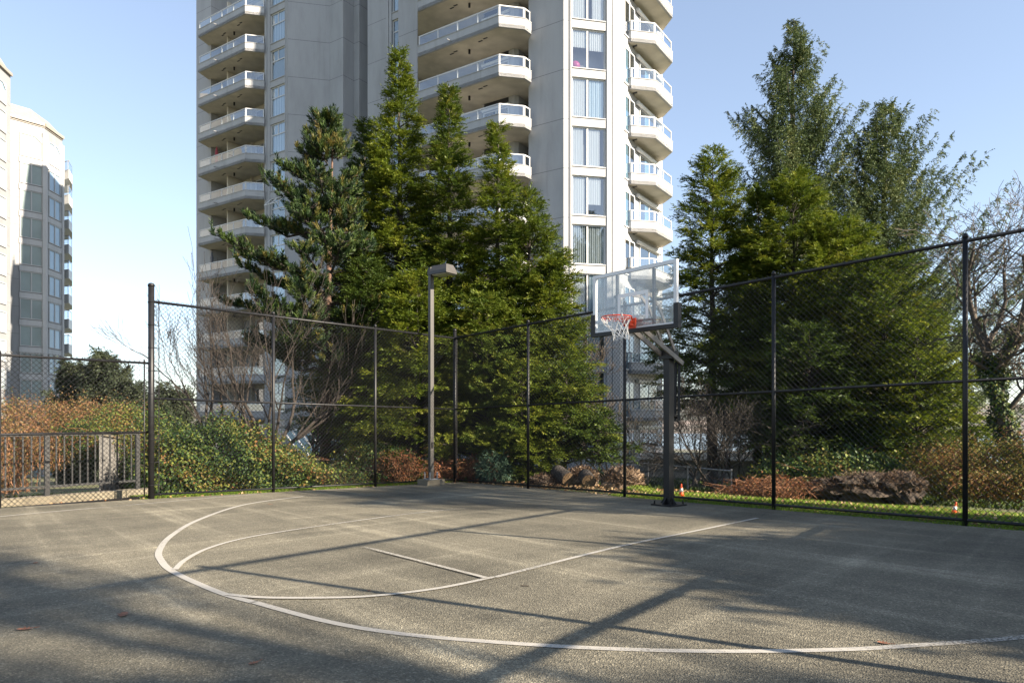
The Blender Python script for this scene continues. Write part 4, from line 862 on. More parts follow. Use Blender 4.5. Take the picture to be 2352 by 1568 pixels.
mb = MB(); a, b_ = gc0 + dr, gc0 + ax * 1.25 + dr; mb.beam(a - Vector((0, 0, .95)), b_ - Vector((0, 0, .95)), 0.35, 1.7); parented(mb, 'base_wall', M['concrete'], t)
t = thing('low_parkade', 'long low pale concrete parkade roof seen through the trees behind the hoop pole', 'building', (8, 32, -3))
P_, Q_ = Vector((5.6, 30.5)), Vector((20.0, 27.5)); zt = CH - (1052 - HOR) / F * 31
mb = MB(); seg(mb, P_, Q_, -6, zt - 0.45, -5.9, 0.0); parented(mb, 'wall', M['tower_trim'], t)
mb = MB(); seg(mb, P_, Q_, zt - 0.45, zt - 0.10, -6.1, 0.25); parented(mb, 'parapet', mat('parapet', (0.22, 0.21, 0.2), 0.8), t)
mb = MB(); seg(mb, P_, Q_, zt - 0.10, zt, -6.2, 0.32); parented(mb, 'roof_edge', M['concrete'], t)
pl0, pl1 = W(1405, 1058, 20.5), W(1680, 1081, 17.8); dd = (pl1 - pl0); L_ = math.hypot(dd.x, dd.y)
t = thing('low_chain_link_fence', 'low pale galvanized chain link fence down the slope behind the hoop pole', 'fence', (pl0.x, pl0.y, pl0.z - 1.2))
mb = MB(); mb.tube([pl0, pl1], 0.022, 8); parented(mb, 'rail', M['galv'], t)
for i in range(4): p_ = pl0.lerp(pl1, i / 3); mb = MB(); mb.tube([p_ - Vector((0, 0, 1.4)), p_ + Vector((0, 0, 0.05))], 0.025, 8); parented(mb, 'post', M['galv'], t)
parented(chain_mesh(pl0, pl1, -1.2, 0.0, 0.002, 0.075), 'chain_link', M['galv'], t)
# ---------------------------------------------------------------- vegetation
def nrm(a): return a / np.maximum(np.linalg.norm(a, axis=-1, keepdims=True), 1e-9)
def leaf_object(name, P, D, S, L, Wd, rnd, m, parent=None, loc=None):
    """one small rhombic leaf per row: base P, direction D, side S, length L, width Wd"""
    n = len(P); L = np.broadcast_to(np.asarray(L, float), (n,))[:, None]; Wd = np.broadcast_to(np.asarray(Wd, float), (n,))[:, None]
    V = np.empty((n, 4, 3), np.float32); V[:, 0] = P; V[:, 1] = P + D * L * 0.45 + S * Wd * 0.5; V[:, 2] = P + D * L; V[:, 3] = P + D * L * 0.45 - S * Wd * 0.5
    me = bpy.data.meshes.new(name); me.vertices.add(n * 4); me.vertices.foreach_set("co", V.ravel())
    me.loops.add(n * 4); me.loops.foreach_set("vertex_index", np.arange(n * 4, dtype=np.int32)); me.polygons.add(n)
    me.polygons.foreach_set("loop_start", np.arange(0, n * 4, 4, dtype=np.int32)); me.materials.append(m)
    at = me.attributes.new("rnd", 'FLOAT', 'FACE'); at.data.foreach_set("value", np.clip(rnd, 0, 1).astype(np.float32))
    me.update(calc_edges=True); o = bpy.data.objects.new(name, me); COL.objects.link(o)
    if parent: o.parent = parent
    if loc is not None: o.location = loc
    return o
Zu = np.array([0, 0, 1.0])
def conifer(name, label, cat, x, y, ztop, Rr, h0, kind, m, seed, group, dens=1.0, lean=0.0, pw=0.85, base=None, leaf=1.0, bark='bark_dark', asym=None, gap=0.0):
    rg = np.random.default_rng(seed); zb = (hz(x, y) - 0.1) if base is None else base; H = ztop - zb
    t = thing(name, label, cat, (x, y, zb), group)
    mb = MB(); pts = [(lean * (i / 8) ** 2 * H * 0.1 + 0.03 * math.sin(i * 1.7 + seed), 0.03 * math.cos(i * 2.1 + seed), H * i / 8 * 0.97) for i in range(9)]
    r0 = 0.022 * H * (0.8 if kind == 'cedar' else 1.0); mb.tube(pts, [max(0.012, r0 * (1 - i / 8.3)) for i in range(9)], 8); mb.build('trunk', M[bark], t, True)
    Hc = H - h0; nb = int((58 if kind == 'cedar' else 34) * Hc * dens)
    u = rg.random(nb) ** (0.9 if kind == 'cedar' else 0.95); u = np.sort(u)
    if kind == 'spruce': u = (np.floor(u * Hc * 3.0) + rg.random(nb) * 0.35) / (Hc * 3.0); u = np.clip(u, 0, 1)
    az = rg.random(nb) * 2 * np.pi; hgt = h0 + u * Hc
    prof = (1 - u) ** pw * np.clip(0.55 + u * 4.5, 0, 1) + 0.02
    jit = rg.uniform(0.62, 1.08, nb) if kind == 'cedar' else rg.uniform(0.5, 1.0, nb)
    if kind != 'cedar': jit = jit * (1 + 0.24 * np.sin(az * 3 + seed + hgt * 1.9))
    else: jit = jit * (1 + 0.12 * np.sin(az * 2 + seed + hgt * 1.3) + 0.08 * np.sin(az * 5 + hgt * 3.1))
    if asym is not None: jit = jit * (1 + asym[1] * np.cos(az - asym[0]))
    ln = np.maximum(Rr * prof * jit, 0.10 + 0.1 * rg.random(nb))
    if gap > 0: keep = rg.random(nb) > gap; az, hgt, ln, u = az[keep], hgt[keep], ln[keep], u[keep]; nb = len(az)
    dirh = np.stack([np.cos(az), np.sin(az), 0 * az], 1)
    if kind == 'cedar': rise = 0.55 + 0.9 * u ** 2; droop = -0.25 * np.ones(nb)
    else: rise = -0.15 + 1.0 * u; droop = np.full(nb, 0.55)
    def bpos(s, idx):   # point on branch idx at 0..1
        l = ln[idx][:, None]; s = s[:, None]; lean_ = lean * 0.1 * H * ((hgt[idx] / H) ** 2)[:, None] * np.array([1.0, 0, 0])
        return dirh[idx] * l * s + Zu * (hgt[idx][:, None] + l * (rise[idx][:, None] * s * 0.75 + droop[idx][:, None] * s ** 2)) + lean_
    # branch wood
    bw = MB(); sel = rg.choice(nb, min(nb, 150), replace=False)
    for i in sel:
        ii = np.array([i] * 4); q = bpos(np.array([0, 0.33, 0.66, 0.95]), ii); bw.tube([tuple(v) for v in q], [0.006 + 0.011 * ln[i], 0.005 + 0.008 * ln[i], 0.004 + 0.004 * ln[i], 0.003], 4, False)
    bw.build('branches', M[bark], t)
    # twigs
    sp = 0.075 if kind == 'cedar' else 0.036
    nt_ = np.maximum((ln / sp).astype(int), 3); idx = np.repeat(np.arange(nb), nt_); n = len(idx)
    s = 0.12 + 0.88 * np.sqrt(rg.random(n)); s = np.where(rg.random(n) < 0.5, s, 0.35 + 0.65 * rg.random(n))
    P0 = bpos(s, idx); T = nrm(bpos(np.minimum(s + 0.05, 1.05), idx) - P0); side = np.where(rg.random(n) < 0.5, 1, -1)[:, None]
    lat = nrm(np.cross(T, Zu)) * side
    l_ = ln[idx]
    if kind == 'cedar':
        tl = (0.22 + 0.36 * (1 - s) * np.minimum(l_, 1.4) + 0.10 * rg.random(n)); td = nrm(T * 0.75 + lat * rg.uniform(0.2, 0.9, n)[:, None] + Zu * rg.uniform(-0.35, 0.45, n)[:, None])
        hang = rg.uniform(-0.55, 0.05, n)
    else:
        tl = (0.13 + 0.22 * (1 - s) * np.minimum(l_, 1.8) + 0.12 * rg.random(n)); td = nrm(T * 0.45 + lat * rg.uniform(0.1, 0.9, n)[:, None] + Zu * rg.uniform(-1.1, 0.1, n)[:, None])
        hang = rg.uniform(-0.5, 0.0, n)
    tl = tl * leaf
    nl = 14 if kind == 'cedar' else 13; q = np.repeat(np.arange(n), nl); f = np.tile((np.arange(nl) + 0.5) / nl, n) + rg.uniform(-0.05, 0.05, n * nl)
    Pl = P0[q] + td[q] * (tl[q] * f)[:, None] + Zu * (hang[q] * tl[q] * f ** 2 * 0.6)[:, None]
    sd = np.where(np.arange(n * nl) % 2 == 0, 1, -1)[:, None]; tdl = nrm(td[q] + Zu * (hang[q] * f)[:, None]); lt = nrm(np.cross(tdl, Zu + rg.normal(0, 0.35, (n * nl, 3)))) * sd
    if kind == 'cedar':
        Dl = nrm(tdl * 0.85 + lt * 0.62 + rg.normal(0, 0.13, (n * nl, 3))); Ll = rg.uniform(0.07, 0.135, n * nl) * (1.2 - 0.5 * f) * leaf; Wl = Ll * 0.30
    else:
        Dl = nrm(tdl * 0.8 + lt * 0.55 + rg.normal(0, 0.25, (n * nl, 3))); Ll = rg.uniform(0.05, 0.095, n * nl) * leaf; Wl = Ll * 0.38
    Sl = nrm(np.cross(Dl, rg.normal(0, 0.5, (n * nl, 3)) + Zu))
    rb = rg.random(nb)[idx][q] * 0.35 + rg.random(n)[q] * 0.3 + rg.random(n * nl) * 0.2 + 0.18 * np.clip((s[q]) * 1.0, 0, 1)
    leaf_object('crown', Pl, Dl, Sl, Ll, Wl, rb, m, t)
    return t
GC = 'cedars behind the corner of the fence'; GR = 'conifers behind the right fence'
def XY(px, Y): return (px - CX) / F * Y, Y
def ZT_(py, Y): return CH - (py - HOR) / F * Y
def cedar(px, py, Y, r, label, seed, m='cedar', h0=0.6, group=GC, dens=1.0, lean=0.0, pw=1.0, **kw):
    x, y = XY(px, Y); return conifer('cedar_tree', label, 'cedar tree', x, y, ZT_(py, Y), r * 1.38, h0, 'cedar', M[m], seed, group, dens, lean, pw, **kw)
cedar(917, 125, 23.0, 2.35, 'tallest bright green cedar left of the lamp post, its tip in front of the tower', 11, dens=1.15)
cedar(1032, 212, 22.0, 1.9, 'cedar just right of the tallest cedar, right above the lamp post', 12, dens=1.1, m='cedar_mid')
cedar(1143, 300, 21.0, 1.9, 'cedar third from the pine with thin leader in front of a balcony', 13)
cedar(1215, 450, 20.2, 1.75, 'rightmost full cedar of the centre clump, sloping towards the window bay', 14, pw=0.7, m='cedar_mid')
cedar(1262, 610, 19.6, 1.25, 'short bushy cedar at the lower right foot of the centre clump', 15, pw=0.6, group=GC)
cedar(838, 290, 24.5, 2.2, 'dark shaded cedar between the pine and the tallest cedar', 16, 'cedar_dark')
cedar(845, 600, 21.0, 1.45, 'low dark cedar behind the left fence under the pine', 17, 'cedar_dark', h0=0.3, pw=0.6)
cedar(960, 640, 19.6, 1.6, 'low bright cedar directly behind the lamp post', 18, h0=0.25, pw=0.55)
cedar(1120, 690, 19.4, 1.5, 'low bright cedar behind the corner post of the fence', 19, h0=0.25, pw=0.55, m='cedar_mid')
cedar(1200, 850, 18.3, 1.0, 'small sunlit yellow green cedar just right of the corner post', 20, h0=0.05, pw=0.5)
cedar(1300, 850, 18.6, 1.15, 'small dense cedar bush over the log pile', 21, h0=0.6, pw=0.5, m='cedar_mid')
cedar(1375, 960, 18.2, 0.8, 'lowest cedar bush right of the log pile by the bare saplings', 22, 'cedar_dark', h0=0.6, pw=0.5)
def spruce(px, py, Y, r, label, seed, group=GR, dens=1.0, h0=1.2, m='spruce', **kw):
    x, y = XY(px, Y); return conifer('spruce_tree', label, 'spruce tree', x, y, ZT_(py, Y), r, h0, 'spruce', M[m], seed, group, dens, 0.0, kw.pop('pw', 0.8), **kw)
spruce(1822, 48, 28.0, 6.2, 'tallest blue green spruce with ragged outline, right of the tower', 31, dens=1.25, pw=1.0, leaf=1.0)
spruce(2032, 238, 27.0, 6.4, 'second tall spruce with long upswept boughs reaching towards the bare ivy tree', 32, dens=1.35, pw=0.95, leaf=1.0)
cedar(1636, 348, 24.0, 1.75, 'narrow cedar nearest the backboard with thin pointed top', 33, h0=2.3, group=GR, pw=0.62, m='cedar')
cedar(1742, 440, 23.0, 1.85, 'green cedar left in front of the tallest spruce', 34, h0=2.0, group=GR, m='cedar_mid')
cedar(1822, 405, 22.5, 2.0, 'bright cedar in front of the tallest spruce with pale visible leader', 35, h0=1.4, group=GR, pw=0.62)
cedar(1925, 510, 21.5, 1.9, 'bright green cedar low in front of the gap between both spruces', 36, h0=0.6, group=GR, pw=0.55)
cedar(2030, 600, 20.0, 2.0, 'broad yellow green cedar below the second spruce', 37, h0=0.4, group=GR, pw=0.5, m='cedar_mid')
cedar(2105, 760, 18.5, 1.45, 'lowest cedar of the right group, beside the bare ivy tree', 38, h0=0.1, group=GR, pw=0.5)
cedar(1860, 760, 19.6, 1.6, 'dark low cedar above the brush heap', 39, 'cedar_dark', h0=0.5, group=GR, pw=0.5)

def pine(px, py, Y, label):
    x, y = XY(px, Y); zb = hz(x, y) - 0.1; H = ZT_(py, Y) - zb; rg = np.random.default_rng(5); rnd = random.Random(5)
    t = thing('pine_tree', label, 'pine tree', (x, y, zb)); mb = MB(); mb.tube([(0.25 * (i / 8 - .4), 0.05 * math.sin(i), H * i / 8 * .96) for i in range(9)], [max(0.02, 0.19 * (1 - i / 8.6)) for i in range(9)], 9); mb.build('trunk', M['bark_red'], t, True)
    bw = MB(); tips = []
    prof = [(0.33, 2.6), (0.38, 2.9), (0.45, 3.3), (0.52, 2.5), (0.58, 3.0), (0.64, 2.2), (0.69, 2.4), (0.75, 1.8), (0.80, 1.7), (0.85, 1.3), (0.9, 1.0), (0.95, 0.6), (0.985, 0.25)]
    for f, r in prof:
        for j in range(10):
            a = rnd.random() * 6.28; rr = 0.78 * r * rnd.uniform(0.5, 1.1) * (1 + 0.25 * math.cos(a - 3.3)); h = H * (f + rnd.uniform(-.02, .02)); d = Vector((math.cos(a), math.sin(a), 0))
            pts = [Vector((0, 0, h)) + d * rr * s + Vector((0, 0, rr * (0.02 * s + 0.22 * s * s + (0.05 * math.sin(9 * s + j))))) for s in (0, .25, .5, .75, 1)]
            bw.tube(pts, [0.02 + 0.014 * rr, 0.018 + .01 * rr, 0.016 + .006 * rr, 0.012, 0.007], 5, False)
            for s in np.linspace(0.38, 1.0, max(4, int(rr * 6.5))):
                for sd in (-1, 1):
                    p = pts[0].lerp(pts[4], s) if s > .98 else pts[int(s * 4)].lerp(pts[min(4, int(s * 4) + 1)], s * 4 - int(s * 4))
                    e = d * 0.5 + Vector((-d.y, d.x, 0)) * sd * rnd.uniform(.3, 1.1) + Vector((0, 0, rnd.uniform(0.0, .5))); l = rnd.uniform(0.12, 0.5) * (1.15 - 0.6 * s)
                    q = p + e.normalized() * l; bw.tube([p, q], [0.009, 0.005], 4, False); tips.append((q, e.normalized()))
                    if rnd.random() < 0.5: tips.append((p.lerp(q, 0.4), e.normalized()))
    bw.build('branches', M['bark_dark'], t)
    Pn, Dn, Sn, Ln, Rn = [], [], [], [], []
    for q, e in tips:
        ax = np.array((e * 0.6 + Vector((rnd.gauss(0, .2), rnd.gauss(0, .2), 0.75))).normalized()); L = rnd.uniform(0.16, 0.36); k = 44
        s = rg.random(k); d = nrm(rg.normal(0, 1, (k, 3))); d = nrm(ax * 0.85 + nrm(d - (d @ ax)[:, None] * ax) * 0.6); Pn.append(np.array(q) + ax * (s * L)[:, None] - ax * 0.06); Dn.append(d)
        Sn.append(nrm(np.cross(d, rg.normal(0, 1, (k, 3))))); Rn.append(np.full(k, rnd.random() ** 1.3 * 0.75) + 0.1 * rg.random(k) + 0.1 * s)
    P_ = np.concatenate(Pn); n = len(P_); leaf_object('needles', P_, np.concatenate(Dn), np.concatenate(Sn), rg.uniform(.10, .16, n), 0.021, np.concatenate(Rn), M['pine'], t)
    return t
pine(752, 285, 21.0, 'pine with upright candle like tufts and bare reddish lower trunk, left of the cedars')

def bare_tree(name, label, cat, x, y, zb, mname, seed, L0, r0, up, depth, nstart=1, spread=0.25, fan=None, group=None, jitter=0.18, child=(3, 5), ang=(0.35, 0.8), decay=0.68, droop=0.0, minr=0.003, limbs=None):
    rnd = random.Random(seed); t = thing(name, label, cat, (x, y, zb), group); trunk = MB(); tw = MB(); ends = []
    def grow(p, d, L, r, lev):
        ns = 5 if lev <= 1 else 4 if lev < 4 else 3; pts = [p]; rs = [r]; dd = d.copy()
        for i in range(ns):
            dd = (dd + Vector((rnd.gauss(0, jitter), rnd.gauss(0, jitter), rnd.gauss(0, jitter * .7) + up * 0.12 - droop * lev * 0.03))).normalized(); p = p + dd * L / ns; pts.append(p); rs.append(max(minr, r * (1 - 0.45 * (i + 1) / ns)))
        (trunk if lev == 0 else tw).tube(pts, rs, 7 if lev == 0 else 5 if lev < 3 else 3, False)
        if lev >= depth: ends.append(p); return
        nc = rnd.randint(*child)
        for c in range(nc):
            f = rnd.uniform(0.35, 1.0) if c else 1.0; i = min(int(f * ns), ns - 1); q = pts[i].lerp(pts[i + 1], f * ns - i if f < 1 else 1)
            a = rnd.uniform(*ang) * (0.5 if c == 0 else 1); ax = dd.cross(Vector((rnd.gauss(0, 1), rnd.gauss(0, 1), rnd.gauss(0, 1)))).normalized()
            from mathutils import Quaternion
            nd = Quaternion(ax, a) @ dd; grow(q, nd, L * decay * rnd.uniform(0.75, 1.15), max(minr, rs[i] * (0.78 if c == 0 else 0.55)), lev + 1)
    if limbs:
        for pts_, r_a, r_b in limbs:
            k_ = len(pts_); rr_ = [r_a + (r_b - r_a) * i / (k_ - 1) for i in range(k_)]; trunk.tube(pts_, rr_, 8, False)
            for i in range(1, k_):
                if r_a > 0.12 and i < k_ - 1: continue
                for c in range(3 if i < k_ - 1 else 4):
                    dd_ = (pts_[i] - pts_[i - 1]).normalized(); dd_ = (dd_ * 0.7 + Vector((rnd.gauss(0, .6), rnd.gauss(0, .6), rnd.gauss(.15, .4)))).normalized(); grow(pts_[i], dd_, L0 * rnd.uniform(.6, 1.1), rr_[i] * .5, 2)
        nstart = 0
    for s in range(nstart):
        if fan: a = fan[0] + (fan[1] - fan[0]) * (s + rnd.uniform(0.2, 0.8)) / nstart; d = Vector((math.sin(a), rnd.uniform(-.35, .35), math.cos(a))).normalized()
        else: d = Vector((rnd.gauss(0, spread), rnd.gauss(0, spread), 1)).normalized()
        grow(Vector((rnd.gauss(0, .08), rnd.gauss(0, .08), 0)) if nstart > 1 else Vector((0, 0, 0)), d, L0 * rnd.uniform(.8, 1.15), r0 * rnd.uniform(.7, 1.1), 0)
    trunk.build('trunk', M[mname], t, True); tw.build('branches', M[mname], t); return t
x, y = XY(500, 18.4); bare_tree('bare_tree', 'leafless many stemmed tree rising from the ivy mound, left half', 'bare tree', x, y, 0.0, 'twig', 3, 1.95, 0.055, 0.5, 4, 5, fan=(-0.85, 0.55), child=(2, 4), ang=(.2, .6), decay=.70, jitter=.12, minr=.0045, group='leafless trees behind the left fence')
x, y = XY(620, 18.8); bare_tree('bare_tree', 'leafless many stemmed tree before the left balconies, leaning to the right', 'bare tree', x, y, -0.1, 'twig', 4, 2.0, 0.06, 0.5, 4, 6, fan=(-0.75, 0.95), child=(2, 4), ang=(.2, .6), decay=.70, jitter=.12, minr=.0045, group='leafless trees behind the left fence')
x, y = XY(700, 19.5); bare_tree('bare_tree', 'low leafless tree whose dark limbs sweep right over the glass canopy', 'bare tree', x, y, -0.3, 'twig', 9, 1.5, 0.045, 0.2, 3, 5, fan=(0.2, 1.3), child=(3, 4), ang=(.2, .6), decay=.72, jitter=.12, minr=.0045, group='leafless trees behind the left fence')
for (px, Y, sd, h, lb) in [(1332, 20.0, 21, 2.5, 'slender leafless sapling with a straight stem left of the backboard'), (1372, 20.6, 22, 1.5, 'pale leafless sapling nearest the net'), (1290, 20.8, 23, 1.9, 'thin leafless sapling at the edge of the centre cedars')]:
    x, y = XY(px, Y); bare_tree('bare_sapling', lb, 'sapling', x, y, hz(x, y), 'twig_light', sd, h, 0.035, 0.8, 4, 1 if h > 2 else 2, 0.1, child=(4, 5), ang=(.4, .85), decay=.56, jitter=.09, minr=.0045, group='leafless saplings between the cedars and the hoop')
x, y = XY(1400, 19.0); bare_tree('bare_shrub', 'arching leafless shrub behind the fence just left of the hoop pole', 'shrub', x, y, -0.8, 'twig_light', 41, 1.2, 0.02, 0.1, 3, 6, fan=(-0.9, 0.9), child=(3, 4), ang=(.3, .7), decay=.7, minr=.004)
for (px, Y, sd, lb) in [(1600, 19.5, 51, 'tangled dark leafless shrub just right of the hoop pole'), (1690, 20.5, 52, 'tangled dark leafless shrub under the narrow cedar'), (1645, 18.3, 53, 'thin leafless stems between the two tangled shrubs')]:
    x, y = XY(px, Y); bare_tree('bare_shrub', lb, 'shrub', x, y, hz(x, y) + 0.1, 'bark_dark', sd, 1.2, 0.04, 0.2, 4, 5, fan=(-0.8, 0.8), child=(3, 4), ang=(.3, .8), decay=.72, jitter=.2, minr=.0045, group='leafless shrubs right of the hoop pole')
# bare tree with ivy on the right
x, y = XY(2325, 15.2); tz = hz(x, y)
def LQ(px, py, dy=0.0): v = W(px, py, 15.2 + dy); return v - Vector((x, y, tz))
t = bare_tree('ivy_tree', 'leafless gnarled tree with ivy covered trunk at the right edge', 'bare tree', x, y, tz, 'twig_light', 61, 0.95, 0.15, 0.2, 5, child=(3, 4), ang=(.4, 1.0), decay=.66, jitter=.22, minr=.0045,
    limbs=[([LQ(2335, 1120), LQ(2328, 1060), LQ(2302, 960), LQ(2285, 860)], .17, .12), ([LQ(2285, 862), LQ(2262, 800, .1), LQ(2240, 740, .2), LQ(2226, 690, .2), LQ(2222, 630, .1), LQ(2236, 575)], .09, .03),
           ([LQ(2262, 800, .1), LQ(2292, 750, .2), LQ(2310, 690, .3), LQ(2305, 620, .3)], .06, .025), ([LQ(2285, 862), LQ(2315, 800, -.2), LQ(2345, 740, -.3), LQ(2362, 660, -.2), LQ(2350, 590, -.2)], .09, .03),
           ([LQ(2302, 960), LQ(2350, 900, -.3), LQ(2400, 860, -.3), LQ(2440, 780, -.2)], .06, .03)])
rg = np.random.default_rng(8)
def ivy_on(t, pts, n, rad, size, seed):
    rg = np.random.default_rng(seed); pts = np.array(pts); k = len(pts) - 1; s = rg.random(n) * k; i = np.minimum(s.astype(int), k - 1); c = pts[i] + (pts[i + 1] - pts[i]) * (s - i)[:, None]
    a = rg.random(n) * 6.283; r = rad * (0.5 + 0.6 * rg.random(n) + 0.35 * np.sin(c[:, 2] * 5 + a * 2)); o = np.stack([np.cos(a), np.sin(a), 0 * a], 1); P = c + o * r[:, None]
    D = nrm(o * 0.5 - Zu * 0.7 + rg.normal(0, .4, (n, 3))); S = nrm(np.cross(D, o + rg.normal(0, .3, (n, 3)))); leaf_object('ivy', P, D, S, size * rg.uniform(.7, 1.2, n), size * 0.75, rg.random(n) * .8, M['ivy'], t)
ivy_on(t, [LQ(2332, 1090), LQ(2326, 1050), LQ(2302, 960), LQ(2285, 870), LQ(2270, 815)], 6000, 0.2, 0.065, 3)
ivy_on(t, [LQ(2285, 865), LQ(2315, 800, -.2), LQ(2340, 745, -.3)], 1100, 0.11, 0.06, 4)

def bush(name, label, cat, lumps, n, size, m, seed, stems=0, stem_mat='bramble_cane', group=None, floor=None, droop=0.35, aspect=0.6, wild=0.0):
    """lumps: (x, y, z, rx, ry, rz) ellipsoids merged in one plant"""
    rg = np.random.default_rng(seed); rnd = random.Random(seed); bx_, by_ = lumps[0][0], lumps[0][1]; bz = hz(bx_, by_) - 0.05
    t = thing(name, label, cat, (bx_, by_, bz), group); A = np.array(lumps); vol = A[:, 3] * A[:, 5] + A[:, 4] * A[:, 5] + A[:, 3] * A[:, 4]; i = rg.choice(len(A), n, p=vol / vol.sum())
    d = nrm(rg.normal(0, 1, (n, 3))); lump = 1 + 0.17 * np.sin(d[:, 0] * 6 + seed) * np.cos(d[:, 1] * 6 + d[:, 2] * 5) + 0.12 * np.sin(d[:, 2] * 13 + d[:, 0] * 11 + seed)
    r = (1 - 0.40 * rg.random(n) ** 1.3) * lump + (wild + 0.15) * (rg.random(n) ** 7); P = A[i, :3] + d * A[i, 3:6] * r[:, None]; P -= np.array([bx_, by_, bz])
    keep = P[:, 2] > -0.25; P, d = P[keep], d[keep]; n = len(P)
    D = nrm(d * 0.55 - Zu * droop + rg.normal(0, .55, (n, 3))); S = nrm(np.cross(D, d + rg.normal(0, .45, (n, 3)))); rn = rg.random(n) * 0.75 + 0.15 * np.sin(P[:, 0] * 3 + P[:, 2] * 4) + 0.12
    leaf_object('foliage', P, D, S, size * (ls := rg.uniform(.45, 1.35, n)), size * aspect * ls, rn, m, t)
    if stems:
        mb = MB()
        for j in range(stems):
            q = A[rnd.randrange(len(A))]; a = rnd.random() * 6.283; e = rnd.uniform(0.1, 1.4); o = Vector((math.cos(a) * math.cos(e) * q[3], math.sin(a) * math.cos(e) * q[4], math.sin(e) * q[5])) * rnd.uniform(.75, 1.12)
            c = Vector((q[0] - bx_, q[1] - by_, q[2] - bz)); s0 = c + Vector((rnd.gauss(0, q[3] * .35), rnd.gauss(0, q[4] * .35), -q[5] * 0.9)); e1 = c + o; mid = s0.lerp(e1, .55) + Vector((rnd.gauss(0, .2), rnd.gauss(0, .2), 0.35 * q[5]))
            e2 = e1 + Vector((rnd.gauss(0, .25), rnd.gauss(0, .25), rnd.uniform(-.3, .12)))
            pts = [s0 * ((1 - u) ** 3) + mid * (3 * u * (1 - u) ** 2) + e1 * (3 * u * u * (1 - u)) + e2 * u ** 3 for u in (0, .2, .4, .6, .8, 1)]; mb.tube(pts, [.008, .007, .006, .005, .004, .002], 4, False)
        mb.build('stems', M[stem_mat], t)
    return t
def LP(px, py, Y): v = W(px, py, Y); return v.x, v.y, v.z
# ivy mound behind the left fence
bush('ivy_mound', 'rounded mound of glossy ivy and bramble behind the left fence, under the leafless trees', 'bush',
     [(*LP(510, 1085, 15.8), 1.75, 1.0, 1.20), (*LP(400, 1090, 14.9), 0.85, 0.7, 0.95), (*LP(640, 1100, 16.4), 1.15, 0.8, 0.85)], 62000, 0.062, M['ivy'], 71, 90, 'twig_light', aspect=0.75)
bush('bramble_bush', 'low tangle of brown bramble canes behind the left fence below the glass canopy', 'bush', [(*LP(745, 1110, 17.0), 1.1, 0.6, 0.5), (*LP(835, 1110, 17.6), .9, .6, .55)], 5000, 0.06, M['ivy'], 72, 200, 'twig_light')
bush('bramble_bush', 'rust orange bramble thicket behind the low fence at the left edge', 'bush',
     [(*LP(70, 985, 17.2), 1.5, 1.0, 0.75), (*LP(215, 975, 17.8), 1.35, 0.9, 0.62), (*LP(-80, 990, 16.5), 1.5, 1.1, 0.85)], 42000, 0.042, M['bramble'], 73, 260, 'bramble_cane', wild=0.5)
bush('bramble_bush', 'green leafed bramble draped over the board fence, right of the rust orange thicket', 'bush',
     [(*LP(290, 985, 17.4), 0.95, 0.8, 0.60), (*LP(200, 1010, 16.0), 0.75, 0.5, 0.42), (*LP(335, 1050, 16.6), .6, .6, .8)], 26000, 0.052, M['ivy'], 74, 120, 'bramble_cane', wild=0.3)
bush('bramble_bush', 'dry rust coloured bramble hanging down behind the railing at the far left', 'bush', [(*LP(20, 1060, 15.3), .55, .5, .75), (*LP(105, 1030, 15.6), .6, .4, .5)], 9000, 0.038, M['bramble'], 75, 160, 'bramble_cane')
bush('dead_bracken', 'patch of rust red dead bracken behind the fence at the foot of the lamp post', 'bracken', [(*LP(915, 1080, 17.7), .8, .4, .5), (*LP(1010, 1088, 18.3), .45, .4, .4)], 2600, 0.07, M['rust_leaf'], 76, 200, 'bramble_cane', droop=.6)
bush('dead_bracken', 'orange dead bracken just right of the fence corner post', 'bracken', [(*LP(1085, 1085, 18.0), .6, .4, .38)], 1900, 0.07, M['rust_leaf'], 77, 160, 'bramble_cane', droop=.6)
bush('fern_clump', 'blue green fern clump right of the orange bracken', 'fern', [(*LP(1135, 1080, 17.5), .42, .4, .5)], 3600, 0.10, M['fern'], 78, 20, aspect=0.25, droop=.5)
bush('shrub', 'dark leafy shrub behind the fence under the dark cedars', 'shrub', [(*LP(860, 1075, 18.2), 1.2, .6, .6)], 8000, 0.075, M['ivy'], 79, 30)
bush('shrub', 'mixed green and rust shrub at the foot of the ivy tree by the right edge', 'shrub', [(*LP(2300, 1085, 14.3), 1.3, .7, .6), (*LP(2190, 1075, 15.5), .9, .7, .7), (*LP(2420, 1070, 13.8), 1.0, .8, .8)], 40000, 0.045, M['scrub'], 80, 120, 'bramble_cane', wild=.2)
bush('shrub', 'low rust and olive bramble in front of the shrub at the right edge', 'shrub', [(*LP(2270, 1112, 13.6), .8, .4, .28), (*LP(2380, 1105, 13.3), .8, .4, .32)], 9000, 0.045, M['scrub'], 81, 140, 'bramble_cane')
bush('twig_heap', 'heap of orange twiggy brush behind the fence right of the hoop', 'brush heap', [(*LP(1790, 1125, 14.2), .75, .45, .30), (*LP(1720, 1130, 14.6), .6, .4, .25)], 2200, 0.05, M['rust_leaf'], 82, 420, 'bramble_cane', droop=.1)
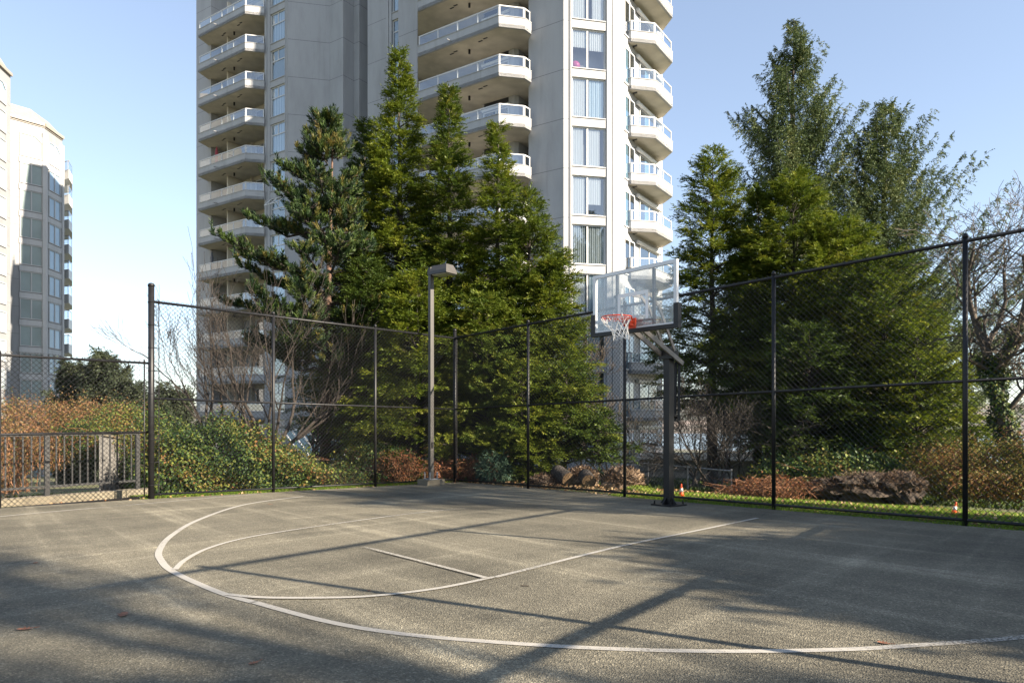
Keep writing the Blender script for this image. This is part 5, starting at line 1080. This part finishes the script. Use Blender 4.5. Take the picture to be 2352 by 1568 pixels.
# leaf clad low growth below the right cedars
bush('shrub', 'dark laurel like shrub under the right cedars, behind the root mound', 'shrub', [(*LP(1960, 1080, 16.5), 1.5, .6, .5), (*LP(1830, 1085, 17.0), 1.1, .6, .45)], 11000, 0.08, M['ivy'], 83, 20)
def rock_lump(name, label, cat, lumps, m, seed, rough=0.25, leaves=None, sub=4):
    import bmesh; bx_, by_ = lumps[0][0], lumps[0][1]; bz = hz(bx_, by_) - 0.05; t = thing(name, label, cat, (bx_, by_, bz)); bm = bmesh.new(); from mathutils import noise
    for l in lumps:
        r = bmesh.ops.create_icosphere(bm, subdivisions=sub, radius=1.0)
        for v in r['verts']:
            k = 1 + rough * noise.noise(v.co * 2.3 + Vector((seed, 0, l[0]))) + rough * .7 * noise.noise(v.co * 6 + Vector((0, seed, 0))) + rough * .4 * noise.noise(v.co * 15); v.co = Vector((v.co.x * l[3] * k + l[0] - bx_, v.co.y * l[4] * k + l[1] - by_, v.co.z * l[5] * k + l[2] - bz))
    me = bpy.data.meshes.new('mound'); bm.to_mesh(me); bm.free(); me.materials.append(m); link('mound', me, t)
    if leaves:
        A = np.array(lumps); rg = np.random.default_rng(seed); n = leaves[0]; i = rg.integers(0, len(A), n); d = nrm(rg.normal(0, 1, (n, 3))); d[:, 2] = abs(d[:, 2]); P = A[i, :3] + d * A[i, 3:6] * rg.uniform(.92, 1.15, n)[:, None] - np.array([bx_, by_, bz])
        D = nrm(d * .6 + rg.normal(0, .7, (n, 3))); leaf_object(leaves[2], P, D, nrm(np.cross(D, rg.normal(0, 1, (n, 3)))), rg.uniform(.6, 1.4, n) * leaves[1], leaves[1] * leaves[3], rg.random(n), leaves[4], t)
    return t
M['root_soil'] = mat('root_soil', (0.03, 0.022, 0.015), 0.95, 0, 0.5, 6, 1.0, 25, col2=(0.06, 0.042, 0.028)); M['moss_rock'] = mat('moss_rock', (0.05, 0.07, 0.012), 0.95, 0, 0.3, 3, 0.9, 30, col2=(0.17, 0.20, 0.02))
rock_lump('root_mound', 'dark brown upturned root mound on the grass behind the right fence', 'root mound', [(*LP(1990, 1122, 14.0), .7, .35, .30), (*LP(2070, 1122, 13.8), .42, .3, .30), (*LP(1910, 1125, 14.2), .5, .3, .2)], M['root_soil'], 5, .45, (5200, .09, 'dead_roots', .10, M['dead']))
rock_lump('mossy_rock', 'low moss covered boulder between fence post and hoop pole', 'boulder', [(*LP(1468, 1132, 15.0), .35, .3, .14)], M['moss_rock'], 6, .25, (2600, .03, 'moss', .4, M['moss']))
rock_lump('root_mound', 'pale heap of split wood and dry bark left of the hoop pole', 'root mound', [(*LP(1430, 1110, 16.0), .42, .3, .34), (*LP(1260, 1112, 17.0), .45, .3, .2), (*LP(1335, 1100, 17.0), .35, .3, .25)], mat('split_wood', (0.12, 0.08, 0.05), .9, 0, .4, 5, 1.0, 25, col2=(0.30, 0.21, 0.13)), 7, .5, (4200, .10, 'bark_litter', .2, M['dead']))
def log(px, py, Y, d, L, r, label):
    c = Vector(LP(px, py, Y)); d = Vector(d).normalized(); t = thing('cut_log', label, 'log', c, 'cut logs stacked behind the fence'); mb = MB(); p = [(d * L * (i / 5)) for i in range(6)]; mb.tube(p, [r * (1 + .06 * math.sin(i * 2.3 + px)) for i in range(6)], 14); mb.build('bark', M['bark_dark'], t, True)
    m2 = MB(); m2.tube([-d * 0.004, d * 0.003], r * .93, 14); m2.build('cut_face', mat('cut_wood', (0.16, 0.10, 0.05), .85, 0, .3, 12), t)
log(1402, 1112, 15.9, (.25, .95, .05), .4, .21, 'cut log whose round end faces the court, rightmost of the pile'); log(1352, 1105, 16.2, (-.1, .95, .25), .4, .17, 'mossy cut log standing up in the middle of the pile'); log(1305, 1100, 16.6, (-.5, .8, .3), .5, .18, 'dark leaning cut log at the left of the pile')
# far small pines between the towers
def small_pine(px, py, Y, r, seed, label):
    x, y = XY(px, Y); conifer('far_pine', label, 'pine tree', x, y, ZT_(py, Y), r, 1.0, 'spruce', M['far_pine'], seed, 'dark pines between the two towers', 0.9, 0, .35, leaf=2.2, base=-4.5, gap=.1)
small_pine(245, 822, 46, 2.2, 91, 'dark bushy pine between the towers, tallest of its group'); small_pine(178, 845, 48, 2.2, 92, 'dark pine nearest the left tower balconies'); small_pine(300, 888, 44, 1.9, 93, 'dark pine nearest the thick fence pole'); small_pine(398, 905, 45, 2.3, 94, 'dark pine seen through the fence left of the leafless trees'); small_pine(345, 930, 43, 2.0, 95, 'lowest dark pine behind the thick fence pole')

# ---------------------------------------------------------------- grass and litter
M['turf'] = mat('turf', (0.07, 0.10, 0.02), 0.95, 0, 0.4, 3, 0.8, 60, col2=(0.14, 0.19, 0.03))
def turf(A, D, N, u0, u1, o1):
    mb = MB(); nu = int((u1 - u0) / 0.4); no = max(2, int(o1 / 0.4))
    for i in range(nu + 1):
        for j in range(no + 1):
            q = A + D * (u0 + (u1 - u0) * i / nu) + N * (0.05 + (o1 - 0.05) * j / no); mb.v.append((q.x, q.y, hz(q.x, q.y) - (0.03 if j else 0.07)))
    for i in range(nu):
        for j in range(no): a = i * (no + 1) + j; mb.f.append((a, a + no + 1, a + no + 2, a + 1))
    tag(mb.build('lawn', M['turf'], smooth=True), kind='structure')
turf(LF1, RD, RN, 5.0, 18, 5.6); turf(LF0, LD, LN, -0.3, LL + .4, 0.9)
def field(name, label, polyfn, n, hgt, wid, m, flat=False, seed=1, kind='stuff'):
    rg = np.random.default_rng(seed); P = polyfn(rg, n); P[:, 2] = [hz(a, b) - 0.03 for a, b in P[:, :2]]; n = len(P)
    if flat: D = nrm(np.concatenate([rg.normal(0, 1, (n, 2)), rg.uniform(0, .5, (n, 1))], 1)); P[:, 2] += 0.02 + 0.03 * rg.random(n)
    else: D = nrm(np.concatenate([rg.normal(0, .35, (n, 2)), np.ones((n, 1))], 1))
    S = nrm(np.cross(D, rg.normal(0, 1, (n, 3)))); o = leaf_object(name, P, D, S, rg.uniform(.6, 1.3, n) * hgt, wid, rg.random(n), m); return tag(o, label, None, None, kind)
def strip(A, D, N, u0, u1, o0, o1, pw=1.0):
    def f(rg, n):
        u = rg.uniform(u0, u1, n); o = o0 + (o1 - o0) * rg.random(n) ** pw; return np.stack([A.x + D.x * u + N.x * o, A.y + D.y * u + N.y * o, 0 * u], 1)
    return f
field('grass', 'green grass strip behind the right fence', strip(LF1, RD, RN, 5.2, 16, -0.02, 5.0, 1.3), 85000, .075, .010, M['grass'], seed=2)
field('grass', 'narrow green grass strip behind the left fence', strip(LF0, LD, LN, -0.2, LL, 0.0, 0.75), 24000, .07, .010, M['grass'], seed=3)
field('leaf_litter', 'pale dry leaves scattered on the grass behind the right fence', strip(LF1, RD, RN, 0.3, 16, 0.1, 4.6, 1.2), 5200, .07, .045, M['litter'], True, 4)
field('leaf_litter', 'dry leaves blown against the foot of the left fence', strip(LF0, LD, LN, -1.5, LL, -0.06, 0.15), 260, .05, .035, M['litter'], True, 5)
field('moss', 'yellow green moss along the edge of the court', strip(LF1, RD, RN, 0.2, 14, -0.12, 0.25, 1.5), 16000, .02, .012, M['moss'], seed=6)
field('ground_cover', 'ivy ground cover on the slope behind the fences', lambda rg, n: (lambda u, v: np.stack([-14 + 34 * u, 17.5 + 14 * v, 0 * u], 1))(rg.random(n), rg.random(n)), 30000, .14, .09, M['cedar_dark'], seed=7)

# ---------------------------------------------------------------- trees to the right of the court (outside the frame; they shade it)
SH = Vector((SD.x, SD.y)).normalized(); CT = 1 / math.tan(R(SUN_EL))
def shade_tree(gx, gy, Hc, rx, rz, n, label, seed, size=0.2):
    """round tree whose crown centre shades the court point (gx, gy)"""
    b = Vector((gx, gy)) + SH * (Hc * CT); zb = hz(b.x, b.y); rg = np.random.default_rng(seed); t = thing('broadleaf_tree', label, 'tree', (b.x, b.y, zb), 'trees shading the court from the right'); mb = MB()
    zc = Hc + gz(gx, gy) - zb; mb.tube([(0, 0, 0), (0.1, 0, zc * .5), (0, 0.05, zc)], [.24, .18, .08], 9)
    for j in range(14): a = j * 2.4; mb.tube([(0, 0, zc * (.45 + .03 * j)), (math.cos(a) * rx * .4, math.sin(a) * rx * .4, zc * (.6 + .03 * j)), (math.cos(a) * rx * .8, math.sin(a) * rx * .8, zc * (.7 + .04 * j))], [.07, .045, .015], 5)
    mb.build('trunk', M['bark'], t, True)
    nc = max(30, n // 350); c = nrm(rg.normal(0, 1, (nc, 3))) * (rg.random((nc, 1)) ** .4) * np.array([rx, rx, rz]) * .88; i = rg.integers(0, nc, n); P = c[i] + rg.normal(0, .22 * rx / 2, (n, 3)) + np.array([0, 0, zc])
    D = nrm(rg.normal(0, 1, (n, 3))); leaf_object('crown', P, D, nrm(np.cross(D, rg.normal(0, 1, (n, 3)))), rg.uniform(.6, 1.2, n) * size, size * .6, rg.random(n), M['cedar_dark'], t); return t
shade_tree(7.6, 3.35, 5.0, 2.75, 3.2, 200000, 'dense round evergreen beyond the right side of the court', 1, .24)
shade_tree(10.2, 5.4, 7.0, 3.6, 3.0, 100000, 'second round evergreen farther right of the court', 2, .24)
shade_tree(0.15, 0.75, 9.0, 1.7, 1.4, 22000, 'thin crowned tall tree behind the right side of the court', 3, .25)
shade_tree(-4.2, 5.4, 13.0, 1.4, 1.0, 380, 'tall sparse tree well behind the camera on the right', 4, .3)
shade_tree(-3.4, 3.2, 16.0, 1.3, 1.0, 260, 'tallest sparse tree well behind the camera on the right', 5, .3)
shade_tree(1.9, 2.2, 14.0, 1.2, 0.8, 900, 'tall sparse tree between the tall ones on the right', 6, .3)
shade_tree(3.5, 10.8, 11.0, 2.0, 0.8, 1800, 'sparse tree beyond the far right corner of the court', 7, .25)
shade_tree(-1.0, 14.3, 14.0, 3.4, 0.9, 3000, 'wide sparse tree beyond the far right corner of the court', 8, .25)

def shade_spot(x, y, z, t_, rx, rz, n, label, seed):
    """tree out of frame whose crown centre lies on the sun ray of the wall point (x, y, z)"""
    c = Vector((x, y, z)) + SD * (t_ / math.cos(R(SUN_EL))); g = Vector((c.x, c.y)) - SH * (CT * (c.z - gz(0, 20)))
    Hc = c.z - gz(g.x, g.y); b = g + SH * (Hc * CT); return shade_tree(g.x, g.y, Hc, rx, rz, n, label, seed, .3)
shade_spot(4.2, 40.3, 0.5, 30, 5.6, 8.4, 70000, 'big dense tree beyond the right edge that shades the foot of the tall tower', 11)
shade_spot(9.0, 44.5, 0.5, 31, 5.6, 8.8, 70000, 'big dense tree farther right that shades the lower right balconies of the tall tower', 12)
